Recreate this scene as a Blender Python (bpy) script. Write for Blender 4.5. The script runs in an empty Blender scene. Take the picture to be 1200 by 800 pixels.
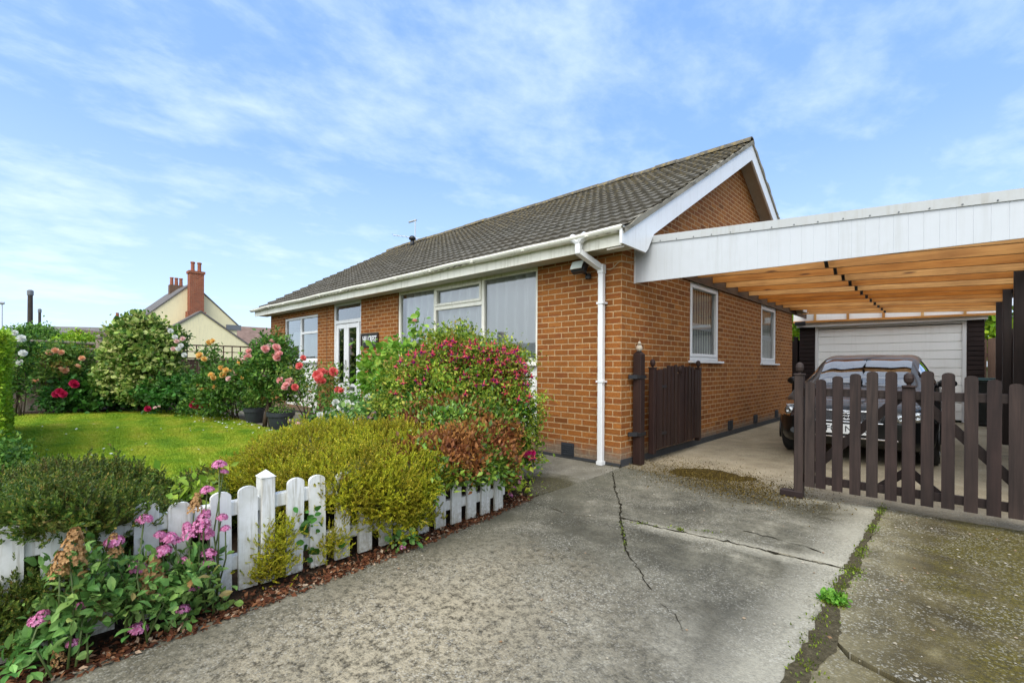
import bpy, math, random
import numpy as np
R = math.radians
rng = np.random.default_rng(7)
random.seed(5)
scene = bpy.context.scene
COL = scene.collection
scene.render.engine = 'CYCLES'
scene.cycles.use_denoising = True
scene.cycles.max_bounces = 8
scene.cycles.transparent_max_bounces = 16
scene.cycles.caustics_reflective = False
scene.cycles.caustics_refractive = False
scene.view_settings.view_transform = 'Standard'
scene.view_settings.look = 'None'
scene.view_settings.gamma = 1.0
scene.view_settings.exposure = 0.80

# ---------------------------------------------------------------- camera (world: x along the house front, y into the plot, metres)
FPX, HZ, ROLL = 550.0, 429.0, R(.31)
YAW = R(43.45)
CAM = np.array([2.92, -4.99, 1.20])
FW = np.array([-math.sin(YAW), math.cos(YAW), 0.0])
RT = np.array([math.cos(YAW), math.sin(YAW), 0.0])
UP = np.array([0, 0, 1.0])
cam_d = bpy.data.cameras.new('camera')
cam = bpy.data.objects.new('camera', cam_d)
COL.objects.link(cam)
cam.location = CAM
cam.rotation_mode = 'XYZ'
from mathutils import Matrix, Vector
_m = Matrix((RT, UP, -FW)).transposed()          # columns: right, up, back
_m = _m @ Matrix.Rotation(ROLL, 3, 'Z')
cam.rotation_euler = _m.to_euler()
cam_d.sensor_width = 36
cam_d.lens = FPX / 1200 * 36
cam_d.shift_y = (HZ - 400) / 1200
cam_d.clip_start = .05
cam_d.clip_end = 3000
scene.camera = cam

def ray(px, py):
    u = px - 600.; v = -(py - HZ)
    c, s = math.cos(ROLL), math.sin(ROLL)
    return FW * FPX + RT * (u * c - v * s) + UP * (u * s + v * c)
def hit(px, py, axis, val):                      # measured point of the place: where a sight line meets a known plane
    d = ray(px, py)
    return CAM + d * ((val - CAM[axis]) / d[axis])
def G(px, py, z=0.): return hit(px, py, 2, z)
def FR(px, py, y=0.): return hit(px, py, 1, y)
def SD(px, py, x=0.): return hit(px, py, 0, x)
def AT(px, py, depth): return CAM + ray(px, py) * (depth / FPX)

# ---------------------------------------------------------------- object helpers
def tag(o, label=None, cat=None, group=None, kind=None):
    if label: o['label'] = label
    if cat: o['category'] = cat
    if group: o['group'] = group
    if kind: o['kind'] = kind
    return o
def thing(name, label, cat, loc=(0, 0, 0), group=None):
    o = bpy.data.objects.new(name, None)
    COL.objects.link(o)
    o.location = [float(v) for v in loc]
    o.empty_display_size = .1
    return tag(o, label, cat, group)
def woff(o):
    v = Vector((0, 0, 0))
    while o is not None:
        v += o.location
        o = o.parent
    return v
def mesh_from(name, V, F, mats, midx=None, smooth=False):
    me = bpy.data.meshes.new(name)
    V = np.asarray(V, dtype=np.float32).reshape(-1, 3)
    me.vertices.add(len(V)); me.vertices.foreach_set('co', V.ravel())
    tot = np.array([len(f) for f in F], dtype=np.int32)
    loops = np.concatenate([np.asarray(f, dtype=np.int32) for f in F]) if not isinstance(F, np.ndarray) else F.astype(np.int32).ravel()
    me.loops.add(len(loops)); me.loops.foreach_set('vertex_index', loops)
    st = np.concatenate([[0], np.cumsum(tot)[:-1]]).astype(np.int32)
    me.polygons.add(len(tot)); me.polygons.foreach_set('loop_start', st)
    if midx is not None: me.polygons.foreach_set('material_index', np.asarray(midx, dtype=np.int32))
    me.polygons.foreach_set('use_smooth', np.full(len(tot), bool(smooth)))
    for m in mats: me.materials.append(m)
    me.update(calc_edges=True)
    me.validate()
    return me
def unit(a): return np.asarray(a, float)/(np.linalg.norm(a, axis=-1, keepdims=True)+1e-9)
class MB:
    """Collects shapes in world coordinates and links them as ONE mesh object."""
    def __init__(s): s.V = []; s.F = []; s.M = []; s.n = 0
    def add(s, V, F, m=0):
        V = np.asarray(V, float).reshape(-1, 3)
        s.V.append(V)
        for f in F: s.F.append([int(i) + s.n for i in f]); s.M.append(m)
        s.n += len(V); return s
    def box(s, a, b, m=0, bev=0.0, rot=None, piv=None):
        x0, y0, z0 = [min(a[i], b[i]) for i in range(3)]; x1, y1, z1 = [max(a[i], b[i]) for i in range(3)]
        if bev <= 0:
            V = [(x0,y0,z0),(x1,y0,z0),(x1,y1,z0),(x0,y1,z0),(x0,y0,z1),(x1,y0,z1),(x1,y1,z1),(x0,y1,z1)]
            F = [(0,3,2,1),(4,5,6,7),(0,1,5,4),(1,2,6,5),(2,3,7,6),(3,0,4,7)]
        else:
            c = min(bev, (x1-x0)*.49, (y1-y0)*.49, (z1-z0)*.49)
            V = []; idx = {}
            for sx in (0,1):
                for sy in (0,1):
                    for sz in (0,1):
                        X=(x0,x1)[sx]; Y=(y0,y1)[sy]; Z=(z0,z1)[sz]
                        dx=c if sx==0 else -c; dy=c if sy==0 else -c; dz=c if sz==0 else -c
                        for k,p in enumerate(((X,Y+dy,Z+dz),(X+dx,Y,Z+dz),(X+dx,Y+dy,Z))):
                            idx[(sx,sy,sz,k)] = len(V); V.append(p)
            F = []
            q = ((0,0),(1,0),(1,1),(0,1))
            for sx in (0,1): F.append([idx[(sx,a_,b_,0)] for a_,b_ in (q if sx else q[::-1])])
            for sy in (0,1): F.append([idx[(a_,sy,b_,1)] for a_,b_ in (q[::-1] if sy else q)])
            for sz in (0,1): F.append([idx[(a_,b_,sz,2)] for a_,b_ in (q if sz else q[::-1])])
            for sx in (0,1):
                for sy in (0,1): F.append([idx[(sx,sy,0,0)],idx[(sx,sy,1,0)],idx[(sx,sy,1,1)],idx[(sx,sy,0,1)]])
                for sz in (0,1): F.append([idx[(sx,0,sz,0)],idx[(sx,1,sz,0)],idx[(sx,1,sz,2)],idx[(sx,0,sz,2)]])
            for sy in (0,1):
                for sz in (0,1): F.append([idx[(0,sy,sz,1)],idx[(1,sy,sz,1)],idx[(1,sy,sz,2)],idx[(0,sy,sz,2)]])
            for sx in (0,1):
                for sy in (0,1):
                    for sz in (0,1): F.append([idx[(sx,sy,sz,k)] for k in range(3)])
        V = np.array(V, float)
        if rot is not None:
            p = np.array(piv if piv is not None else V.mean(0)); V = (V - p) @ np.array(rot).T + p
        return s.add(V, F, m)
    def bar(s, p, q, w, h, m=0, up=(0, 0, 1)):
        p = np.array(p, float); q = np.array(q, float); a = q - p; L = np.linalg.norm(a); a /= L
        u = np.array(up, float); r = np.cross(a, u); r /= np.linalg.norm(r); u = np.cross(r, a)
        V = []
        for e in (p, q):
            for i, j in ((-1,-1),(1,-1),(1,1),(-1,1)): V.append(e + r*w/2*i + u*h/2*j)
        return s.add(V, [(0,1,2,3),(7,6,5,4),(0,4,5,1),(1,5,6,2),(2,6,7,3),(3,7,4,0)], m)
    def tube(s, pts, r, n=8, m=0, cap=True):
        pts = [np.array(p, float) for p in pts]; k = len(pts)
        rs = r if hasattr(r, '__len__') else [r]*k
        V = []; F = []
        prev = None
        for i in range(k):
            d = pts[min(i+1,k-1)] - pts[max(i-1,0)]; d /= (np.linalg.norm(d)+1e-9)
            if prev is None:
                t = np.array((0,0,1.)) if abs(d[2]) < .9 else np.array((1.,0,0))
                prev = np.cross(d, t)
            u = prev - d*np.dot(prev, d); u /= np.linalg.norm(u)+1e-9; prev = u
            v = np.cross(d, u)
            for j in range(n):
                a = 2*math.pi*j/n
                V.append(pts[i] + rs[i]*(math.cos(a)*u + math.sin(a)*v))
        for i in range(k-1):
            for j in range(n): F.append((i*n+j, i*n+(j+1)%n, (i+1)*n+(j+1)%n, (i+1)*n+j))
        if cap: F.append(list(range(n))[::-1]); F.append([(k-1)*n+j for j in range(n)])
        return s.add(V, F, m)
    def lathe(s, prof, c, n=20, m=0, axis=2):
        V = []; F = []; k = len(prof)
        for r, z in prof:
            for j in range(n):
                a = 2*math.pi*j/n
                p = [r*math.cos(a), r*math.sin(a), z]
                if axis == 0: p = [p[2], p[0], p[1]]
                if axis == 1: p = [p[0], -p[2], p[1]]
                V.append(np.array(p) + np.array(c, float))
        for i in range(k-1):
            for j in range(n): F.append((i*n+j, i*n+(j+1)%n, (i+1)*n+(j+1)%n, (i+1)*n+j))
        F.append(list(range(n))[::-1]); F.append([(k-1)*n+j for j in range(n)])
        return s.add(V, F, m)
    def prism(s, poly, lo, hi, axis=2, m=0):
        n = len(poly); V = []
        for h in (lo, hi):
            for a, b in poly:
                V.append({2:(a,b,h), 1:(a,h,b), 0:(h,a,b)}[axis])
        F = [list(range(n))[::-1], [n+i for i in range(n)]] + [(i,(i+1)%n,n+(i+1)%n,n+i) for i in range(n)]
        return s.add(V, F, m)
    def build(s, name, mats, parent=None, smooth=False, kind=None):
        V = np.concatenate(s.V)
        loc = Vector((0,0,0))
        if parent is not None: V = V - np.array(woff(parent))
        if not isinstance(mats, (list, tuple)): mats = [mats]
        me = mesh_from(name, V, s.F, mats, s.M, smooth)
        o = bpy.data.objects.new(name, me); COL.objects.link(o)
        if parent is not None: o.parent = parent
        if kind: o['kind'] = kind
        return o
def fix_normals(o):
    import bmesh
    bm = bmesh.new(); bm.from_mesh(o.data); bmesh.ops.recalc_face_normals(bm, faces=bm.faces); bm.to_mesh(o.data); bm.free()
    return o
def sm(o, ang=35):                               # smooth shading that keeps creases
    me = o.data
    me.polygons.foreach_set('use_smooth', np.ones(len(me.polygons), dtype=bool))
    try: me.set_sharp_from_angle(angle=R(ang))
    except Exception: pass
    return o

# ---------------------------------------------------------------- node helpers
class NT:
    def __init__(s, name):
        s.mat = bpy.data.materials.new(name); s.mat.use_nodes = True
        s.t = s.mat.node_tree; s.t.nodes.clear()
        s.out = s.t.nodes.new('ShaderNodeOutputMaterial')
    def n(s, typ, ins=None, **props):
        nd = s.t.nodes.new('ShaderNode'+typ)
        for k, v in props.items(): setattr(nd, k, v)
        for k, v in (ins or {}).items(): s.set(nd.inputs[k], v)
        return nd
    def set(s, sock, v):
        if hasattr(v, 'is_output') and v.is_output: s.t.links.new(v, sock)
        elif isinstance(v, bpy.types.Node): s.t.links.new(v.outputs[0], sock)
        else:
            if sock.type == 'RGBA' and len(v) == 3: v = (*v, 1)
            sock.default_value = v
    def pos(s): return s.n('NewGeometry').outputs['Position']
    def obj(s): return s.n('TexCoord').outputs['Object']
    def noise(s, vec, scale, detail=4, rough=.55, dist=0.):
        return s.n('TexNoise', {'Vector': vec, 'Scale': scale, 'Detail': detail, 'Roughness': rough, 'Distortion': dist}).outputs['Fac']
    def vor(s, vec, scale, feature='F1', out='Distance', rnd=1.):
        return s.n('TexVoronoi', {'Vector': vec, 'Scale': scale, 'Randomness': rnd}, feature=feature).outputs[out]
    def ramp(s, fac, stops, interp='LINEAR'):
        r = s.n('ValToRGB', {'Fac': fac}); cr = r.color_ramp; cr.interpolation = interp
        while len(cr.elements) > 1: cr.elements.remove(cr.elements[-1])
        for i, (p, c) in enumerate(stops):
            e = cr.elements[0] if i == 0 else cr.elements.new(p)
            e.position = p
            if not hasattr(c, '__len__'): c = (c, c, c)
            e.color = (*c, 1)
        return r.outputs['Color']
    def mix(s, fac, a, b, blend='MIX'):
        m = s.n('Mix', data_type='RGBA', blend_type=blend)
        s.set(m.inputs[0], fac); s.set(m.inputs[6], a); s.set(m.inputs[7], b)
        return m.outputs[2]
    def math(s, op, a, b=0., c=None, clamp=False):
        m = s.n('Math', operation=op, use_clamp=clamp)
        s.set(m.inputs[0], a); s.set(m.inputs[1], b)
        if c is not None: s.set(m.inputs[2], c)
        return m.outputs[0]
    def mapr(s, v, a, b, c=0., d=1.):
        m = s.n('MapRange', {'Value': v, 'From Min': a, 'From Max': b, 'To Min': c, 'To Max': d}); return m.outputs[0]
    def mapping(s, vec, scale=(1,1,1), rot=(0,0,0), loc=(0,0,0)):
        return s.n('Mapping', {'Vector': vec, 'Scale': scale, 'Rotation': rot, 'Location': loc}).outputs[0]
    def bump(s, h, strength=.3, dist=.01, normal=None):
        b = s.n('Bump', {'Height': h, 'Strength': strength, 'Distance': dist})
        if normal is not None: s.set(b.inputs['Normal'], normal)
        return b.outputs[0]
    def dist(s, vec, p):
        return s.n('VectorMath', {0: vec, 1: p}, operation='DISTANCE').outputs['Value']
    def bsdf(s, col, rough=.6, spec=.4, metal=0., normal=None, **ins):
        b = s.n('BsdfPrincipled', {'Base Color': col, 'Roughness': rough, 'Metallic': metal, 'Specular IOR Level': spec})
        if normal is not None: s.set(b.inputs['Normal'], normal)
        for k, v in ins.items(): s.set(b.inputs[k.replace('_', ' ')], v)
        return b
    def done(s, shader):
        s.set(s.out.inputs['Surface'], shader); return s.mat

# ---------------------------------------------------------------- materials
def m_paint(name, col, rough=.4, dirt=.25, dirtcol=(.30,.27,.2), scale=3., bump=.0):
    t = NT(name); p = t.obj()
    n1 = t.noise(p, scale, 5, .6); n2 = t.noise(p, scale*9, 3, .6)
    f = t.math('MULTIPLY', t.ramp(n1, [(.42,0),(.75,1)]), t.ramp(n2, [(.35,.2),(.7,1)]))
    f = t.math('MULTIPLY', f, dirt)
    c = t.mix(f, col, dirtcol)
    stq = t.noise(t.mapping(t.pos(), (22,22,1.1)), 1., 5, .65)
    c = t.mix(t.math('MULTIPLY', t.math('MULTIPLY', t.ramp(stq, [(.50,0),(.68,1)]), t.ramp(n1, [(.35,.2),(.6,1)])), min(.5, dirt*1.3)), c, dirtcol)
    nm = t.bump(t.noise(p, 30, 3), bump, .004) if bump else None
    return t.done(t.bsdf(c, t.mapr(n2,0,1,rough*.8,rough*1.25), .45, normal=nm))
def m_wood(name, c1, c2, rough=.65, scale=1., axis=2, knots=False, spec=.3, grey=0., vary=.22):
    t = NT(name); p = t.obj()
    s = [28*scale]*3; s[axis] = 1.6*scale
    g = t.noise(t.mapping(p, tuple(s)), 1., 6, .62, .6)
    b = t.noise(p, 1.7*scale, 4, .6)
    c = t.mix(t.ramp(g, [(.3,0),(.7,1)]), c1, c2)
    c = t.mix(t.math('MULTIPLY', t.ramp(b, [(.4,0),(.7,1)]), .5), c, tuple(v*.55 for v in c1))
    if knots:
        kv = t.vor(t.mapping(p, (5,5,5) if axis==9 else tuple(1.1 if i==axis else 6. for i in range(3))), 1.3)
        c = t.mix(t.ramp(kv, [(.05,.9),(.13,0)]), c, (.10,.035,.01))
    rv = t.n('ObjectInfo').outputs['Random']
    c = t.n('HueSaturation', {'Hue': t.mapr(rv,0,1,.49,.51), 'Saturation': t.mapr(rv,0,1,1.08,.9), 'Value': t.mapr(rv,0,1,1-vary,1+vary), 'Color': c}).outputs[0]
    if grey: c = t.mix(t.math('MULTIPLY', t.ramp(t.noise(p, 2.3, 5, .7), [(.45,0),(.65,1)]), grey), c, (.24,.22,.19))
    return t.done(t.bsdf(c, rough, spec, normal=t.bump(g, .35, .004)))
def m_plain(name, col, rough=.5, metal=0., spec=.5, **k):
    t = NT(name); p = t.obj()
    n = t.noise(p, 14, 4, .6)
    c = t.mix(t.math('MULTIPLY', t.ramp(n, [(.4,0),(.7,1)]), .25), col, tuple(v*.6 for v in col))
    return t.done(t.bsdf(c, t.mapr(n, 0, 1, rough*.85, min(1, rough*1.15)), spec, metal, **k))
LEAFGAIN = 1.55
def m_leaf(name, cols, alt=None, alt_amt=.0, alt_scale=3., trans=.3, rough=.5, spec=.3, ground_brown=None):
    """cols: colour ramp over a per-leaf random value; alt: a second colour in clumps (new growth, flowers)"""
    t = NT(name)
    cols = [(p_, tuple(min(.6, v*LEAFGAIN) for v in c_)) for p_, c_ in cols]
    g = t.n('NewGeometry')
    c = t.ramp(g.outputs['Random Per Island'], cols)
    p = g.outputs['Position']
    n = t.noise(p, 4.5, 3, .6)
    hs = t.n('HueSaturation', {'Hue': t.mapr(n, .3, .7, .48, .52), 'Saturation': 1., 'Value': t.mapr(n, .3, .7, .7, 1.25), 'Color': c})
    c = hs.outputs[0]
    if alt is not None:
        a = t.ramp(t.noise(p, alt_scale, 4, .65), [(.5-alt_amt*.3+.02, 1.), (.5-alt_amt*.3+.14, 0.)]) if False else t.ramp(t.noise(p, alt_scale, 4, .65), [(.66-alt_amt*.3, 0), (.76-alt_amt*.3, 1)])
        c = t.mix(a, c, t.ramp(g.outputs['Random Per Island'], alt))
    b = t.bsdf(c, rough, spec)
    tr = t.n('BsdfTranslucent', {'Color': c})
    mx = t.n('MixShader', {0: trans, 1: b, 2: tr})
    return t.done(mx)
def m_petal(name, c1, c2, trans=.3):
    t = NT(name); g = t.n('NewGeometry')
    c = t.mix(g.outputs['Random Per Island'], c1, c2)
    mx = t.n('MixShader', {0: trans, 1: t.bsdf(c, .55, .25), 2: t.n('BsdfTranslucent', {'Color': c})})
    return t.done(mx)

def brick_nodes(t, c1, c2, c3, mortar, w=.225, h=.075, ms=.016):
    g = t.n('NewGeometry'); P = t.n('SeparateXYZ', {0: g.outputs['Position']}); Nn = t.n('SeparateXYZ', {0: g.outputs['True Normal']})
    side = t.math('GREATER_THAN', t.math('ABSOLUTE', Nn.outputs[0]), .6)
    u = t.n('Mix', data_type='FLOAT'); t.set(u.inputs[0], side); t.set(u.inputs[2], P.outputs[0]); t.set(u.inputs[3], t.math('ADD', P.outputs[1], .1125))
    v = t.n('CombineXYZ', {0: u.outputs[0], 1: P.outputs[2], 2: 0.})
    wob = t.n('TexNoise', {'Vector': v.outputs[0], 'Scale': 9., 'Detail': 2.})
    vv = t.n('VectorMath', {0: v.outputs[0], 1: t.n('VectorMath', {0: wob.outputs['Color'], 1: (.006,.006,0)}, operation='MULTIPLY').outputs[0]}, operation='ADD')
    b = t.n('TexBrick', {'Vector': vv.outputs[0], 'Color1': (0,0,0,1), 'Color2': (1,1,1,1), 'Mortar': (0,0,0,1), 'Scale': 1., 'Mortar Size': ms*.5, 'Mortar Smooth': .25, 'Bias': 0., 'Brick Width': w, 'Row Height': h}, offset=.5, squash=1.)
    rnd = b.outputs['Color']; fac = b.outputs['Fac']
    n1 = t.noise(vv.outputs[0], 55, 4, .7); n2 = t.noise(g.outputs['Position'], 1.1, 4, .6)
    col = t.ramp(rnd, [(0, c1), (.45, c2), (.8, c3), (1, tuple(x*.62 for x in c2))])
    col = t.mix(t.math('MULTIPLY', t.ramp(n1, [(.35,1),(.6,0)]), .55), col, tuple(x*.45 for x in c2))
    col = t.mix(t.math('MULTIPLY', t.ramp(n2, [(.42,0),(.66,1)]), .5), col, tuple(x*.55 for x in c1))
    bn = t.noise(t.mapping(vv.outputs[0], (4.44,13.3,1)), .9, 2, .5)
    col = t.mix(t.math('MULTIPLY', t.ramp(bn, [(.55,0),(.62,1)]), .55), col, (c2[0]*.7,c2[1]*.6,c2[2]*.8))
    mort = t.mix(t.ramp(t.noise(vv.outputs[0], 18, 4, .7), [(.35,0),(.65,1)]), mortar, tuple(x*.6 for x in mortar))
    return g, P, vv, col, mort, fac, n1
def m_brick(name, c1, c2, c3, mortar, damp=True, **k):
    t = NT(name)
    g, P, vv, col, mort, fac, n1 = brick_nodes(t, c1, c2, c3, mortar, **k)
    c = t.mix(fac, col, mort)
    if damp:                                                           # splash staining along the lowest courses
        z = t.math('ADD', P.outputs[2], t.math('MULTIPLY', t.noise(g.outputs['Position'], 5, 5, .7), .35))
        c = t.mix(t.mapr(z, .26, .42, .8, 0.), c, t.mix(t.noise(g.outputs['Position'], 25, 4), (.05,.04,.03), (.3,.26,.2)))
    h = t.math('ADD', t.math('MULTIPLY', fac, -1.), t.math('MULTIPLY', n1, .35))
    return t.done(t.bsdf(c, .85, .2, normal=t.bump(h, .8, .006)))

WHITE = m_paint('white_upvc', (.72,.73,.73), .35, .13)
WHITEOLD = m_paint('old_white_paint', (.80,.80,.76), .5, .55, (.33,.28,.2), 4., .15)
CREAMW = m_paint('fascia_paint', (.80,.79,.70), .45, .35, (.35,.33,.22), 2.)
def m_picket():
    t = NT('picket_paint'); p = t.pos(); z = t.n('SeparateXYZ', {0: p}).outputs[2]
    g_ = t.noise(t.mapping(p, (40,40,3)), 1., 5, .65); n1 = t.noise(p, 5, 5, .65); n2 = t.noise(p, 38, 4, .7)
    c = t.mix(t.math('MULTIPLY', t.ramp(n1, [(.42,0),(.66,1)]), .6), (.74,.745,.72), (.46,.46,.38))
    c = t.mix(t.math('MULTIPLY', t.ramp(g_, [(.52,0),(.64,1)]), .65), c, (.38,.36,.29))
    low = t.mapr(t.math('ADD', z, t.math('MULTIPLY', n1, .22)), .10, .32, .9, 0.)
    c = t.mix(t.math('MULTIPLY', low, t.ramp(n2, [(.35,.25),(.6,1)])), c, (.24,.20,.12))
    c = t.mix(t.ramp(t.noise(p, 22, 6, .8), [(.66,0),(.70,.8)]), c, (.22,.18,.13))
    return t.done(t.bsdf(c, .6, .35, normal=t.bump(t.math('ADD', g_, t.math('MULTIPLY', n2, .5)), .35, .004)))
PICKETW = m_picket()
RIBW = m_paint('ribbed_panel_white', (.53,.56,.59), .45, .20, (.36,.37,.35), 1.4)
ALU = m_plain('aluminium', (.55,.56,.56), .45, .6)
BRICK = m_brick('house_brick', (.345,.122,.024), (.255,.084,.019), (.40,.15,.033), (.51,.33,.17))
BRICKRED = m_brick('chimney_brick', (.36,.085,.035), (.28,.07,.03), (.42,.12,.05), (.38,.28,.2), damp=False)
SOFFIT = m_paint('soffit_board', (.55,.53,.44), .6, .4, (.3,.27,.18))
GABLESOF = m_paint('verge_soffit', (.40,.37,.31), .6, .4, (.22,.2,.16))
DARKWOOD = m_wood('dark_stained_wood', (.018,.011,.009), (.034,.021,.017), .6)
DARKWOODX = m_wood('dark_stained_rail', (.018,.011,.009), (.034,.021,.017), .6, axis=0)
GATEWOOD = m_wood('brown_gate_wood', (.013,.008,.0068), (.052,.032,.026), .6)
GATEWOODX = m_wood('brown_gate_rail', (.017,.010,.0085), (.033,.020,.017), .6, axis=0)
FOLDWOOD = m_wood('reddish_brown_gate_wood', (.020,.009,.007), (.038,.018,.012), .6)
FENCEWOOD = m_wood('brown_fence_wood', (.075,.040,.028), (.14,.085,.06), .75)
OLDWOOD = m_wood('weathered_fence_wood', (.12,.085,.06), (.25,.20,.15), .85, grey=.7)
PINE = m_wood('orange_pine', (.42,.155,.028), (.68,.31,.075), .55, axis=0, knots=True)
PINEZ = m_wood('orange_pine_stud', (.50,.24,.07), (.68,.37,.13), .55, axis=2)
BLACK = m_plain('black_plastic', (.012,.012,.013), .45)
BLACKMETAL = m_plain('black_iron', (.02,.02,.022), .5, .3)
CHROME = m_plain('chrome', (.8,.8,.8), .12, 1.)
LEADGREY = m_plain('lead_flashing', (.16,.17,.18), .6)

def m_glass(name, tint=(.9,.95,.95), refl=1., wobble=.03):
    t = NT(name)
    fr = t.n('Fresnel', {'IOR': 1.62})
    f = t.math('MULTIPLY', fr.outputs[0], refl, clamp=True)
    wob = t.bump(t.noise(t.obj(), 1.1, 2), wobble, .05)
    gl = t.n('BsdfGlossy', {'Color': (1,1,1,1), 'Roughness': .012, 'Normal': wob})
    tr = t.n('BsdfTransparent', {'Color': (*tint, 1)})
    return t.done(t.n('MixShader', {0: f, 1: tr, 2: gl}))
GLASS = m_glass('window_glass', refl=2.6)
GLASSSIDE = m_glass('side_window_glass', refl=1.1)
DARKGLASS = m_glass('obscure_glass', (.35,.40,.42), 2.2)
def m_net(name, col=(.8,.82,.84)):
    t = NT(name)
    b = t.bsdf(col, .9, .1); tl = t.n('BsdfTranslucent', {'Color': (*col,1)})
    return t.done(t.n('MixShader', {0: .35, 1: b, 2: tl}))
NET = m_net('net_curtain', (.93,.94,.94))
NETGREEN = m_net('figured_curtain', (.62,.70,.68))
ROOM = m_plain('room_interior', (.22,.21,.20), .9)

def m_rooftile():
    t = NT('concrete_roof_tile'); P = t.pos(); g = t.n('NewGeometry')
    n1 = t.noise(P, 1.2, 6, .65); n2 = t.noise(P, 14, 5, .7); n3 = t.noise(P, 60, 3, .6)
    c = t.ramp(n2, [(.28,(.075,.069,.056)),(.5,(.130,.121,.100)),(.72,(.205,.196,.168))])
    c = t.mix(t.math('MULTIPLY', t.ramp(n1, [(.4,0),(.7,1)]), .5), c, (.10,.085,.062))
    z = t.n('SeparateXYZ', {0: P}).outputs[2]
    lich = t.math('MULTIPLY', t.ramp(n2, [(.5,0),(.62,1)]), t.mapr(z, 3.6, 5.2, .05, .8))
    c = t.mix(lich, c, t.mix(n3, (.24,.15,.035), (.30,.25,.12)))
    white = t.ramp(t.noise(P, 9, 6, .8), [(.68,0),(.72,.7)])
    c = t.mix(white, c, (.42,.42,.36))
    return t.done(t.bsdf(c, .9, .15, normal=t.bump(n3, .5, .006)))
ROOFTILE = m_rooftile()
MORTAR = m_plain('verge_mortar', (.24,.22,.17), .95)

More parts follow.
